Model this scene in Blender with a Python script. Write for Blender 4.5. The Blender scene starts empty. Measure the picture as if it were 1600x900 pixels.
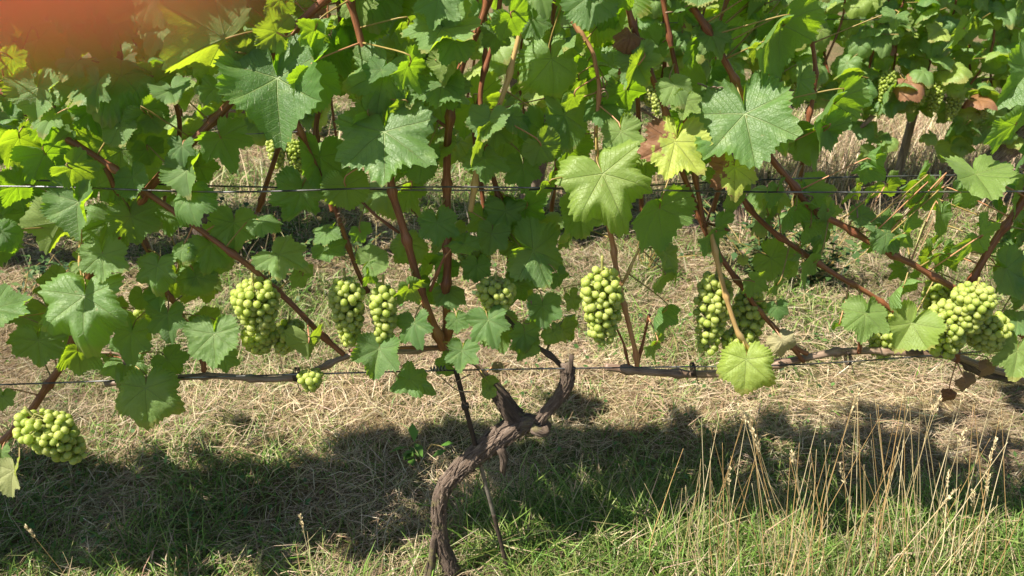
import bpy, math, random
import numpy as np
from mathutils import Vector, Matrix, noise as mnoise

random.seed(7)
RNG = np.random.default_rng(11)
scene = bpy.context.scene
C = scene.collection

# ------------------------------------------------------------------ camera, sky, sun, exposure
FPX, PITCH, CAMH = 1209.0, math.radians(25.0), 1.15
cam_data = bpy.data.cameras.new('camera')
cam_data.sensor_width = 36.0
cam_data.lens = 36.0 * FPX / 1600.0
cam_data.clip_start = 0.002
cam_data.clip_end = 500.0
cam_data.dof.use_dof = True
cam_data.dof.focus_distance = 1.25
cam_data.dof.aperture_fstop = 10.0
cam = bpy.data.objects.new('camera', cam_data)
C.objects.link(cam)
cam.location = (0, 0, CAMH)
cam.rotation_euler = (math.pi / 2 - PITCH, 0, 0)
scene.camera = cam

SUN_TRAVEL = Vector((0.62, 0.345, -1.0)).normalized()
sun_el = math.asin(-SUN_TRAVEL.z)
world = bpy.data.worlds.new('World')
scene.world = world
world.use_nodes = True
wn = world.node_tree
sky = wn.nodes.new('ShaderNodeTexSky')
sky.sky_type = 'NISHITA'
sky.sun_disc = False
sky.sun_elevation = sun_el
sky.sun_rotation = math.atan2(-SUN_TRAVEL.x, -SUN_TRAVEL.y)
bg = wn.nodes['Background']
bg.inputs['Strength'].default_value = 0.054
wn.links.new(sky.outputs['Color'], bg.inputs['Color'])

sun_data = bpy.data.lights.new('sun', 'SUN')
sun_data.energy = 5.0
sun_data.angle = math.radians(0.53)
sun_data.color = (1.0, 0.92, 0.77)
sun = bpy.data.objects.new('sun', sun_data)
C.objects.link(sun)
sun.rotation_euler = SUN_TRAVEL.to_track_quat('-Z', 'Y').to_euler()

scene.view_settings.view_transform = 'Standard'
scene.view_settings.look = 'None'
scene.view_settings.exposure = 1.36
scene.view_settings.gamma = 1.0
scene.view_settings.use_curve_mapping = False
scene.render.engine = 'CYCLES'
scene.cycles.max_bounces = 8
scene.cycles.diffuse_bounces = 4
scene.cycles.transmission_bounces = 5
scene.cycles.use_denoising = True

# ------------------------------------------------------------------ where things stand
CAMPOS = Vector((0, 0, CAMH))
RIGHT = Vector((1, 0, 0))
UP = Vector((0, math.sin(PITCH), math.cos(PITCH)))
FWD = Vector((0, math.cos(PITCH), -math.sin(PITCH)))


def ray(px, py):
    return FWD + RIGHT * ((px - 800) / FPX) + UP * ((450 - py) / FPX)


def row1(px, py, off=0.0):
    """point of the near trellis row (a vertical plane a little over a metre away)"""
    d = ray(px, py)
    t = (1.10 + off) / (d.y - 0.07 * d.x)
    return CAMPOS + d * t


def row2(px, py, off=0.0):
    d = ray(px, py)
    t = (3.0 + off) / (d.y - 0.2 * d.x)
    return CAMPOS + d * t


def on_ground(px, py):
    d = ray(px, py)
    return CAMPOS + d * (CAMH / -d.z)


def metres(p, px):
    return px * (p - CAMPOS).dot(FWD) / FPX


# ------------------------------------------------------------------ numpy value noise, ground height
def make_vnoise(seed):
    g = np.random.default_rng(seed).random((256, 256))

    def f(x, y):
        x = np.asarray(x, float) + 1000.3
        y = np.asarray(y, float) + 1000.7
        xi = np.floor(x).astype(int); yi = np.floor(y).astype(int)
        fx = x - xi; fy = y - yi
        fx = fx * fx * (3 - 2 * fx); fy = fy * fy * (3 - 2 * fy)
        a = g[xi % 256, yi % 256]; b = g[(xi + 1) % 256, yi % 256]
        c = g[xi % 256, (yi + 1) % 256]; d = g[(xi + 1) % 256, (yi + 1) % 256]
        return (a * (1 - fx) + b * fx) * (1 - fy) + (c * (1 - fx) + d * fx) * fy
    return f


vn1, vn2, vn3, vn4 = make_vnoise(1), make_vnoise(2), make_vnoise(3), make_vnoise(4)


def ground_z(x, y):
    x = np.asarray(x, float); y = np.asarray(y, float)
    fade = np.clip(1.3 - np.hypot(x, y) / 14.0, 0.0, 1.0)
    z = (vn1(x * 2.3, y * 2.9) - 0.5) * 0.055 + (vn2(x * 6.5, y * 8.0) - 0.5) * 0.035
    return z * fade


def gz(x, y):
    return float(ground_z(x, y))


# ------------------------------------------------------------------ materials
def new_mat(name):
    m = bpy.data.materials.new(name)
    m.use_nodes = True
    nt = m.node_tree
    nt.nodes.clear()
    out = nt.nodes.new('ShaderNodeOutputMaterial')
    return m, nt, out


class NB:
    """small helper to write node trees as expressions"""
    def __init__(self, nt):
        self.nt = nt

    def node(self, t, **kw):
        n = self.nt.nodes.new(t)
        for k, v in kw.items():
            setattr(n, k, v)
        return n

    def put(self, sock, v):
        if isinstance(v, bpy.types.NodeSocket):
            self.nt.links.new(v, sock)
        elif v is not None:
            sock.default_value = v

    def math(self, op, a, b=None, c=None, clamp=False):
        n = self.node('ShaderNodeMath', operation=op, use_clamp=clamp)
        self.put(n.inputs[0], a); self.put(n.inputs[1], b); self.put(n.inputs[2], c)
        return n.outputs[0]

    def mix(self, f, a, b):
        n = self.node('ShaderNodeMix', data_type='RGBA')
        self.put(n.inputs[0], f); self.put(n.inputs[6], a); self.put(n.inputs[7], b)
        return n.outputs[2]

    def ss(self, v, lo, hi, a=0.0, b=1.0):
        n = self.node('ShaderNodeMapRange', interpolation_type='SMOOTHSTEP')
        self.put(n.inputs['Value'], v)
        self.put(n.inputs['From Min'], lo); self.put(n.inputs['From Max'], hi)
        self.put(n.inputs['To Min'], a); self.put(n.inputs['To Max'], b)
        return n.outputs[0]

    def noise(self, vec, scale, detail=3.0, rough=0.6):
        n = self.node('ShaderNodeTexNoise')
        n.inputs['Scale'].default_value = scale
        n.inputs['Detail'].default_value = detail
        n.inputs['Roughness'].default_value = rough
        self.put(n.inputs['Vector'], vec)
        return n.outputs['Fac']

    def ramp(self, f, stops):
        n = self.node('ShaderNodeValToRGB')
        e = n.color_ramp.elements
        while len(e) < len(stops):
            e.new(0.5)
        for i, (p, c) in enumerate(stops):
            e[i].position = p; e[i].color = (*c, 1)
        self.put(n.inputs[0], f)
        return n.outputs[0]


def col(r, g, b):
    return (r, g, b, 1.0)


def leaf_material():
    m, nt, out = new_mat('vine_leaf_surface')
    b = NB(nt)
    uv = b.node('ShaderNodeUVMap').outputs[0]
    sep = b.node('ShaderNodeSeparateXYZ'); b.put(sep.inputs[0], uv)
    X = b.math('ABSOLUTE', sep.outputs[0]); Y = sep.outputs[1]
    phi = b.math('ARCTAN2', X, Y)
    rad = b.math('SQRT', b.math('ADD', b.math('MULTIPLY', X, X), b.math('MULTIPLY', Y, Y)))
    prim = None
    A, B = [], []
    for k in (0.0, math.radians(50), math.radians(104)):
        a = b.math('ADD', b.math('MULTIPLY', X, math.sin(k)), b.math('MULTIPLY', Y, math.cos(k)))
        bb = b.math('ABSOLUTE', b.math('SUBTRACT', b.math('MULTIPLY', X, math.cos(k)), b.math('MULTIPLY', Y, math.sin(k))))
        w = b.math('MULTIPLY_ADD', a, -0.012, 0.013)
        line = b.math('MULTIPLY', b.ss(b.math('SUBTRACT', bb, w), -0.006, 0.004, 1.0, 0.0), b.math('GREATER_THAN', a, 0.0))
        prim = line if prim is None else b.math('MAXIMUM', prim, line)
        A.append(a); B.append(bb)
    s1 = b.math('GREATER_THAN', phi, math.radians(26))
    s2 = b.math('GREATER_THAN', phi, math.radians(78))

    def sel(L):
        t = b.math('ADD', L[0], b.math('MULTIPLY', s1, b.math('SUBTRACT', L[1], L[0])))
        return b.math('ADD', t, b.math('MULTIPLY', s2, b.math('SUBTRACT', L[2], L[1])))
    aa, bs = sel(A), sel(B)
    wob = b.math('MULTIPLY', b.noise(uv, 9.0, 2.0), 0.05)
    ph = b.math('ADD', b.math('DIVIDE', b.math('SUBTRACT', aa, b.math('MULTIPLY', bs, 0.85)), 0.105), b.math('MULTIPLY', wob, 6.0))
    tri = b.math('ABSOLUTE', b.math('SUBTRACT', b.math('FRACT', ph), 0.5))
    sec = b.ss(tri, 0.0, 0.075, 1.0, 0.0)
    sec = b.math('MULTIPLY', sec, b.math('GREATER_THAN', ph, 0.4))
    # net of tiny veins
    vor = b.node('ShaderNodeTexVoronoi', feature='DISTANCE_TO_EDGE')
    vor.inputs['Scale'].default_value = 30.0
    b.put(vor.inputs['Vector'], uv)
    ter = b.ss(vor.outputs['Distance'], 0.0, 0.09, 1.0, 0.0)
    vein = b.math('MAXIMUM', prim, b.math('MAXIMUM', b.math('MULTIPLY', sec, 0.33), b.math('MULTIPLY', ter, 0.13)))

    info = b.node('ShaderNodeObjectInfo')
    rnd = info.outputs['Random']

    def attr(name):
        n = b.node('ShaderNodeAttribute', attribute_type='OBJECT', attribute_name=name)
        return n.outputs['Fac']
    ye, dr, bl = attr('yellowing'), attr('withering'), attr('bleaching')
    tc = b.node('ShaderNodeTexCoord').outputs['Object']
    blot = b.noise(uv, 3.2, 3.0)
    green = b.mix(rnd, col(0.068, 0.155, 0.040), col(0.165, 0.285, 0.085))
    green = b.mix(b.math('MULTIPLY', blot, 0.55), green, col(0.072, 0.160, 0.046))
    top = b.mix(ye, green, col(0.46, 0.54, 0.075))
    brown = b.mix(blot, col(0.42, 0.22, 0.10), col(0.22, 0.085, 0.035))
    # withering eats in from one side of the blade in ragged patches
    edge = b.math('ADD', b.math('MULTIPLY', sep.outputs[0], 0.55), b.math('MULTIPLY', blot, 1.1))
    thr = b.math('SUBTRACT', 1.25, b.math('MULTIPLY', dr, 1.55))
    dead = b.math('MULTIPLY', b.ss(b.math('SUBTRACT', edge, thr), 0.0, 0.06), b.math('GREATER_THAN', dr, 0.01))
    top = b.mix(b.math('MULTIPLY', vein, 0.5), top, b.mix(ye, col(0.32, 0.40, 0.13), col(0.52, 0.53, 0.16)))
    # small pale flecks and specks on the blade
    fleck = b.ss(b.noise(tc, 160.0, 2.0), 0.70, 0.78)
    top = b.mix(b.math('MULTIPLY', fleck, 0.25), top, col(0.30, 0.30, 0.16))
    shv = b.node('ShaderNodeVectorMath', operation='ADD')
    cmb = b.node('ShaderNodeCombineXYZ'); b.put(cmb.inputs[0], b.math('MULTIPLY', rnd, 53.0)); b.put(cmb.inputs[1], b.math('MULTIPLY', rnd, 17.0))
    b.put(shv.inputs[0], uv); b.put(shv.inputs[1], cmb.outputs[0])
    spot = b.ss(b.noise(shv.outputs[0], 11.0, 3.0), 0.66, 0.72)
    pale = b.ss(b.noise(shv.outputs[0], 2.6, 3.0), 0.50, 0.72)
    top = b.mix(b.math('MULTIPLY', pale, 0.45), top, col(0.22, 0.33, 0.09))
    top = b.mix(b.math('MULTIPLY', spot, 0.55), top, col(0.30, 0.20, 0.07))
    rim = b.math('MULTIPLY', b.ss(b.math('ADD', rad, b.math('MULTIPLY', b.noise(shv.outputs[0], 7.0, 3.0), 0.35)), 0.98, 1.08), b.math('GREATER_THAN', rnd, 0.45))
    top = b.mix(b.math('MULTIPLY', rim, 0.6), top, col(0.34, 0.27, 0.08))
    top = b.mix(dead, top, brown)
    under = b.mix(ye, col(0.13, 0.24, 0.055), col(0.33, 0.36, 0.10))
    under = b.mix(b.math('MULTIPLY', vein, 0.8), under, col(0.28, 0.36, 0.13))
    under = b.mix(dead, under, brown)
    top = b.mix(bl, top, col(0.50, 0.46, 0.25)); under = b.mix(bl, under, col(0.50, 0.46, 0.25))
    geo = b.node('ShaderNodeNewGeometry')
    base = b.mix(geo.outputs['Backfacing'], top, under)
    trans = b.mix(rnd, col(0.34, 0.64, 0.012), col(0.56, 0.78, 0.025))
    trans = b.mix(ye, trans, col(0.62, 0.66, 0.05))
    trans = b.mix(b.math('MULTIPLY', vein, 0.6), trans, col(0.16, 0.32, 0.02))
    trans = b.mix(dead, trans, col(0.22, 0.08, 0.03))
    trans = b.mix(bl, trans, col(0.45, 0.40, 0.20))
    bump = b.node('ShaderNodeBump')
    bump.inputs['Strength'].default_value = 0.8
    bump.inputs['Distance'].default_value = 0.0022
    h = b.math('SUBTRACT', b.math('MULTIPLY', b.noise(uv, 26.0, 3.0), 0.5), b.math('MULTIPLY', vein, 0.9))
    b.put(bump.inputs['Height'], h)
    p = b.node('ShaderNodeBsdfPrincipled')
    b.put(p.inputs['Base Color'], base)
    b.put(p.inputs['Roughness'], b.math('ADD', b.math('MULTIPLY', geo.outputs['Backfacing'], 0.25), 0.47))
    p.inputs['Specular IOR Level'].default_value = 0.75
    p.inputs['Sheen Weight'].default_value = 0.05
    p.inputs['Sheen Roughness'].default_value = 0.5
    b.put(p.inputs['Normal'], bump.outputs[0])
    t = b.node('ShaderNodeBsdfTranslucent')
    b.put(t.inputs['Color'], trans)
    b.put(t.inputs['Normal'], bump.outputs[0])
    ms = b.node('ShaderNodeMixShader')
    ms.inputs[0].default_value = 0.45
    nt.links.new(p.outputs[0], ms.inputs[1]); nt.links.new(t.outputs[0], ms.inputs[2])
    nt.links.new(ms.outputs[0], out.inputs[0])
    return m


def simple_mat(name, stops, scale, rough=0.7, bump=0.3, dist=0.002, stretch=(1, 1, 1), spec=0.4, detail=4.0, coord='Object', metal=0.0):
    m, nt, out = new_mat(name)
    b = NB(nt)
    tc = b.node('ShaderNodeTexCoord').outputs[coord]
    mp = b.node('ShaderNodeMapping')
    mp.inputs['Scale'].default_value = stretch
    b.put(mp.inputs['Vector'], tc)
    n = b.noise(mp.outputs[0], scale, detail)
    p = b.node('ShaderNodeBsdfPrincipled')
    b.put(p.inputs['Base Color'], b.ramp(n, stops))
    p.inputs['Roughness'].default_value = rough
    p.inputs['Specular IOR Level'].default_value = spec
    p.inputs['Metallic'].default_value = metal
    bp = b.node('ShaderNodeBump')
    bp.inputs['Strength'].default_value = bump
    bp.inputs['Distance'].default_value = dist
    b.put(bp.inputs['Height'], n)
    b.put(p.inputs['Normal'], bp.outputs[0])
    nt.links.new(p.outputs[0], out.inputs[0])
    return m


def cane_mat(name, dark, mid, light):
    """ripe shoot wood: fine streaks along the length, specks, darker nodes (UV: u round, v metres)"""
    m, nt, out = new_mat(name)
    b = NB(nt)
    uv = b.node('ShaderNodeUVMap').outputs[0]
    mp = b.node('ShaderNodeMapping'); mp.inputs['Scale'].default_value = (7.0, 26.0, 1.0)
    b.put(mp.inputs['Vector'], uv)
    n1 = b.noise(mp.outputs[0], 1.6, 4.0)
    mp2 = b.node('ShaderNodeMapping'); mp2.inputs['Scale'].default_value = (1.0, 9.0, 1.0)
    b.put(mp2.inputs['Vector'], uv)
    n2 = b.noise(mp2.outputs[0], 1.3, 2.0)
    f = b.math('ADD', b.math('MULTIPLY', n1, 0.7), b.math('MULTIPLY', n2, 0.5))
    c = b.ramp(f, [(0.38, dark), (0.58, mid), (0.82, light)])
    p = b.node('ShaderNodeBsdfPrincipled')
    b.put(p.inputs['Base Color'], c)
    p.inputs['Roughness'].default_value = 0.48
    p.inputs['Specular IOR Level'].default_value = 0.45
    bp = b.node('ShaderNodeBump'); bp.inputs['Strength'].default_value = 0.45; bp.inputs['Distance'].default_value = 0.0008
    b.put(bp.inputs['Height'], n1); b.put(p.inputs['Normal'], bp.outputs[0])
    nt.links.new(p.outputs[0], out.inputs[0])
    return m


def bark_mat(name, tint=1.0):
    m, nt, out = new_mat(name)
    b = NB(nt)
    uv = b.node('ShaderNodeUVMap').outputs[0]
    mp = b.node('ShaderNodeMapping'); mp.inputs['Scale'].default_value = (26.0, 16.0, 1.0)
    b.put(mp.inputs['Vector'], uv)
    fib = b.noise(mp.outputs[0], 2.2, 6.0, 0.7)
    tc = b.node('ShaderNodeTexCoord').outputs['Object']
    pat = b.noise(tc, 26.0, 4.0)
    lich = b.ss(b.noise(tc, 34.0, 5.0), 0.56, 0.68)
    c = b.ramp(fib, [(0.36, (0.020 * tint, 0.013 * tint, 0.010 * tint)), (0.47, (0.13 * tint, 0.088 * tint, 0.064 * tint)), (0.68, (0.45 * tint, 0.37 * tint, 0.325 * tint))])
    c = b.mix(b.math('MULTIPLY', pat, 0.3), c, col(0.21 * tint, 0.155 * tint, 0.115 * tint))
    c = b.mix(b.math('MULTIPLY', lich, 0.45), c, col(0.26, 0.25, 0.09))
    p = b.node('ShaderNodeBsdfPrincipled')
    b.put(p.inputs['Base Color'], c)
    p.inputs['Roughness'].default_value = 0.85
    p.inputs['Specular IOR Level'].default_value = 0.25
    bp = b.node('ShaderNodeBump'); bp.inputs['Strength'].default_value = 0.9; bp.inputs['Distance'].default_value = 0.004
    b.put(bp.inputs['Height'], fib); b.put(p.inputs['Normal'], bp.outputs[0])
    nt.links.new(p.outputs[0], out.inputs[0])
    return m


def grape_mat():
    m, nt, out = new_mat('white_grape_skin')
    b = NB(nt)
    info = b.node('ShaderNodeObjectInfo')
    tc = b.node('ShaderNodeTexCoord').outputs['Object']
    # each berry is a copy of one mesh: shift the noise with the berry's own random number
    sh = b.node('ShaderNodeVectorMath', operation='ADD')
    cmb = b.node('ShaderNodeCombineXYZ'); b.put(cmb.inputs[0], b.math('MULTIPLY', info.outputs['Random'], 37.0))
    b.put(sh.inputs[0], tc); b.put(sh.inputs[1], cmb.outputs[0])
    bloom = b.ss(b.noise(sh.outputs[0], 1.6, 3.0), 0.42, 0.68)
    c = b.mix(info.outputs['Random'], col(0.34, 0.42, 0.095), col(0.49, 0.53, 0.18))
    c = b.mix(b.math('MULTIPLY', bloom, 0.32), c, col(0.46, 0.53, 0.24))
    speck = b.ss(b.noise(sh.outputs[0], 9.0, 2.0), 0.70, 0.76)
    c = b.mix(b.math('MULTIPLY', speck, 0.35), c, col(0.32, 0.25, 0.08))
    p = b.node('ShaderNodeBsdfPrincipled')
    b.put(p.inputs['Base Color'], c)
    p.inputs['Subsurface Weight'].default_value = 0.9
    p.inputs['Subsurface Radius'].default_value = (1.0, 1.0, 0.35)
    p.inputs['Subsurface Scale'].default_value = 0.012
    b.put(p.inputs['Roughness'], b.math('MULTIPLY_ADD', bloom, 0.2, 0.34))
    p.inputs['Specular IOR Level'].default_value = 0.22
    t = b.node('ShaderNodeBsdfTranslucent')
    t.inputs['Color'].default_value = col(0.50, 0.62, 0.08)
    ms = b.node('ShaderNodeMixShader'); ms.inputs[0].default_value = 0.42
    nt.links.new(p.outputs[0], ms.inputs[1]); nt.links.new(t.outputs[0], ms.inputs[2])
    nt.links.new(ms.outputs[0], out.inputs[0])
    return m


def blade_mat(name, trans=0.3, rough=0.6):
    m, nt, out = new_mat(name)
    b = NB(nt)
    a = b.node('ShaderNodeAttribute', attribute_name='tint')
    p = b.node('ShaderNodeBsdfPrincipled')
    b.put(p.inputs['Base Color'], a.outputs['Color'])
    p.inputs['Roughness'].default_value = rough
    p.inputs['Specular IOR Level'].default_value = 0.35
    t = b.node('ShaderNodeBsdfTranslucent')
    b.put(t.inputs['Color'], a.outputs['Color'])
    ms = b.node('ShaderNodeMixShader'); ms.inputs[0].default_value = trans
    nt.links.new(p.outputs[0], ms.inputs[1]); nt.links.new(t.outputs[0], ms.inputs[2])
    nt.links.new(ms.outputs[0], out.inputs[0])
    return m


def ground_mat():
    m, nt, out = new_mat('thatchy_soil')
    b = NB(nt)
    tc = b.node('ShaderNodeTexCoord').outputs['Object']
    n1 = b.noise(tc, 1.1, 5.0)
    n2 = b.noise(tc, 60.0, 4.0, 0.7)
    c1 = b.ramp(n2, [(0.3, (0.05, 0.036, 0.018)), (0.55, (0.15, 0.11, 0.058)), (0.75, (0.27, 0.21, 0.115))])
    c2 = b.ramp(n2, [(0.3, (0.022, 0.034, 0.012)), (0.6, (0.065, 0.088, 0.025)), (0.8, (0.14, 0.14, 0.05))])
    c = b.mix(b.ss(n1, 0.42, 0.62), c1, c2)
    p = b.node('ShaderNodeBsdfPrincipled')
    b.put(p.inputs['Base Color'], c)
    p.inputs['Roughness'].default_value = 0.95
    p.inputs['Specular IOR Level'].default_value = 0.1
    bp = b.node('ShaderNodeBump'); bp.inputs['Strength'].default_value = 1.0; bp.inputs['Distance'].default_value = 0.01
    b.put(bp.inputs['Height'], n2); b.put(p.inputs['Normal'], bp.outputs[0])
    nt.links.new(p.outputs[0], out.inputs[0])
    return m


def skin_mat():
    m, nt, out = new_mat('finger_skin')
    b = NB(nt)
    tc = b.node('ShaderNodeTexCoord').outputs['Object']
    n = b.noise(tc, 900.0, 3.0)
    p = b.node('ShaderNodeBsdfPrincipled')
    b.put(p.inputs['Base Color'], b.mix(n, col(0.95, 0.33, 0.24), col(0.97, 0.40, 0.30)))
    p.inputs['Subsurface Weight'].default_value = 1.0
    p.inputs['Subsurface Radius'].default_value = (1.0, 0.30, 0.12)
    p.inputs['Subsurface Scale'].default_value = 0.016
    p.inputs['Roughness'].default_value = 0.5
    nt.links.new(p.outputs[0], out.inputs[0])
    return m


M_LEAF = leaf_material()
M_CANE = cane_mat('ripe_red_brown_shoot', (0.065, 0.024, 0.012), (0.18, 0.064, 0.030), (0.34, 0.155, 0.075))
M_CANE_TAN = cane_mat('tan_shoot', (0.26, 0.15, 0.055), (0.46, 0.30, 0.12), (0.60, 0.44, 0.20))
M_CANE_OLD = cane_mat('old_grey_cane', (0.07, 0.042, 0.028), (0.19, 0.125, 0.09), (0.36, 0.27, 0.21))
M_CANE_PINK = cane_mat('pinkish_shoot', (0.24, 0.09, 0.05), (0.40, 0.19, 0.10), (0.50, 0.33, 0.15))
M_PET = cane_mat('petiole_skin', (0.17, 0.10, 0.035), (0.25, 0.18, 0.055), (0.32, 0.27, 0.09))
M_BARK = bark_mat('shaggy_vine_bark')
M_BARK_DARK = bark_mat('dark_vine_bark', 0.75)
M_GRAPE = grape_mat()
M_RACHIS = simple_mat('grape_stalk', [(0.3, (0.20, 0.24, 0.06)), (0.7, (0.32, 0.27, 0.09))], 90.0, 0.6)
M_STRAW = blade_mat('dry_straw', 0.18, 0.55)
M_GRASS = blade_mat('grass_blade', 0.36, 0.5)
M_GROUND = ground_mat()
M_WIRE = simple_mat('galvanised_wire', [(0.40, (0.045, 0.045, 0.045)), (0.62, (0.28, 0.28, 0.29))], 18.0, 0.42, 0.1, 0.0004, metal=0.75)
M_RUST = simple_mat('rusty_rod', [(0.3, (0.018, 0.013, 0.011)), (0.6, (0.05, 0.034, 0.026)), (0.8, (0.12, 0.085, 0.06))], 60.0, 0.7, 0.5, 0.001)
M_ROD = simple_mat('weathered_rod', [(0.3, (0.07, 0.06, 0.05)), (0.6, (0.19, 0.17, 0.145)), (0.8, (0.30, 0.28, 0.25))], 70.0, 0.6, 0.6, 0.001, metal=0.3)
M_POST = simple_mat('weathered_post_wood', [(0.3, (0.12, 0.09, 0.065)), (0.55, (0.26, 0.20, 0.15)), (0.8, (0.40, 0.33, 0.27))], 24.0, 0.85, 0.8, 0.004, stretch=(4, 4, 0.5))
M_DRYLEAF = None
M_SKIN = skin_mat()
M_NAIL = simple_mat('finger_nail', [(0.3, (0.60, 0.36, 0.28)), (0.7, (0.70, 0.46, 0.38))], 300.0, 0.3, 0.0)


# ------------------------------------------------------------------ object helpers
WORLD_LOC = {}


def thing(name, label, cat, loc, group=None, kind=None):
    o = bpy.data.objects.new(name, None)
    o.empty_display_size = 0.1
    C.objects.link(o)
    o.location = loc
    o['label'] = label; o['category'] = cat
    if group: o['group'] = group
    if kind: o['kind'] = kind
    WORLD_LOC[o.name] = Vector(loc)
    return o


def link_part(name, me, parent, wloc, rot=None, scale=None):
    """a mesh object under parent, put at a place in the world (parents are only ever translated)"""
    o = bpy.data.objects.new(name, me)
    C.objects.link(o)
    if parent is not None:
        o.parent = parent
        o.location = Vector(wloc) - WORLD_LOC[parent.name]
    else:
        o.location = wloc
    if rot is not None:
        o.rotation_mode = 'QUATERNION'
        o.rotation_quaternion = rot
    if scale is not None:
        o.scale = (scale, scale, scale) if not hasattr(scale, '__len__') else scale
    WORLD_LOC[o.name] = Vector(wloc)
    return o


def mesh_from(name, verts, faces, mats, uvs=None, smooth=True, mat_idx=None):
    me = bpy.data.meshes.new(name)
    me.from_pydata([tuple(v) for v in verts], [], faces)
    for m in (mats if isinstance(mats, (list, tuple)) else [mats]):
        me.materials.append(m)
    if uvs is not None:
        lay = me.uv_layers.new(name='UVMap')
        idx = np.empty(len(me.loops), np.int32)
        me.loops.foreach_get('vertex_index', idx)
        lay.data.foreach_set('uv', np.asarray(uvs, np.float32)[idx].ravel())
    if smooth:
        me.polygons.foreach_set('use_smooth', np.ones(len(me.polygons), bool))
    if mat_idx is not None:
        me.polygons.foreach_set('material_index', np.asarray(mat_idx, np.int32))
    me.update()
    return me


def big_quads(name, V, Q, mat, colors=None, smooth=False):
    """one mesh from numpy arrays: V (n,3), Q (m,4), colours per vertex"""
    me = bpy.data.meshes.new(name)
    V = np.ascontiguousarray(V, np.float32); Q = np.ascontiguousarray(Q, np.int32)
    me.vertices.add(len(V)); me.vertices.foreach_set('co', V.ravel())
    me.loops.add(Q.size); me.loops.foreach_set('vertex_index', Q.ravel())
    me.polygons.add(len(Q))
    me.polygons.foreach_set('loop_start', np.arange(0, Q.size, 4, dtype=np.int32))
    me.polygons.foreach_set('loop_total', np.full(len(Q), 4, np.int32))
    if smooth:
        me.polygons.foreach_set('use_smooth', np.ones(len(Q), bool))
    if colors is not None:
        at = me.color_attributes.new('tint', 'FLOAT_COLOR', 'POINT')
        c4 = np.ones((len(V), 4), np.float32); c4[:, :3] = colors
        at.data.foreach_set('color', c4.ravel())
    me.update(calc_edges=True)
    me.materials.append(mat)
    return me


def catmull(pts, rad, step):
    """smooth path through pts with radii, resampled about every step metres"""
    P = [Vector(p) for p in pts]
    out, r = [], []
    n = len(P)
    for i in range(n - 1):
        p0 = P[max(i - 1, 0)]; p1 = P[i]; p2 = P[i + 1]; p3 = P[min(i + 2, n - 1)]
        k = max(2, int((p2 - p1).length / step))
        for j in range(k):
            t = j / k
            out.append(0.5 * ((2 * p1) + (p2 - p0) * t + (2 * p0 - 5 * p1 + 4 * p2 - p3) * t * t + (3 * p1 - p0 - 3 * p2 + p3) * t ** 3))
            r.append(rad[i] * (1 - t) + rad[i + 1] * t)
    out.append(P[-1]); r.append(rad[-1])
    return out, r


def tube_arrays(path, rad, sides, disp=None, cap=True):
    n = len(path)
    tang = [(path[min(i + 1, n - 1)] - path[max(i - 1, 0)]).normalized() for i in range(n)]
    ref = Vector((0.31, -0.77, 0.55))
    if abs(ref.normalized().dot(tang[0])) > 0.95:
        ref = Vector((0, 0, 1))
    nrm = (ref - tang[0] * ref.dot(tang[0])).normalized()
    V, UV, F = [], [], []
    dist = 0.0
    for i in range(n):
        if i:
            dist += (path[i] - path[i - 1]).length
            nrm = (nrm - tang[i] * nrm.dot(tang[i])).normalized()
        bi = tang[i].cross(nrm)
        for k in range(sides):
            a = 2 * math.pi * k / sides
            r = rad[i]
            if disp is not None:
                r = r * disp(a, dist, i / max(1, n - 1))
            V.append(path[i] + (nrm * math.cos(a) + bi * math.sin(a)) * r)
            UV.append((abs(2.0 * k / sides - 1.0), dist))
    for i in range(n - 1):
        for k in range(sides):
            k2 = (k + 1) % sides
            F.append((i * sides + k, i * sides + k2, (i + 1) * sides + k2, (i + 1) * sides + k))
    if cap:
        for end, i in ((0, 0), (1, n - 1)):
            c = len(V); V.append(path[i] + tang[i] * (rad[i] * (0.25 if end else -0.25))); UV.append((0.5, dist * end))
            for k in range(sides):
                k2 = (k + 1) % sides
                F.append((c, i * sides + k2, i * sides + k) if not end else (c, i * sides + k, i * sides + k2))
    return V, F, UV


def tube_mesh(name, pts, rad, mat, sides=8, step=0.012, disp=None, origin=None):
    path, r = catmull(pts, rad, step)
    V, F, UV = tube_arrays(path, r, sides, disp)
    o = Vector(origin) if origin is not None else Vector((0, 0, 0))
    return mesh_from(name, [v - o for v in V], F, mat, UV)


# ------------------------------------------------------------------ grape leaves
OUT_D = [0, 11, 24, 31, 40, 51, 62, 77, 86, 99, 112, 130, 148, 162, 171, 177, 180]
OUT_R = [1.0, .93, .79, .765, .83, .93, .88, .71, .70, .77, .765, .70, .645, .55, .38, .13, .03]


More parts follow.
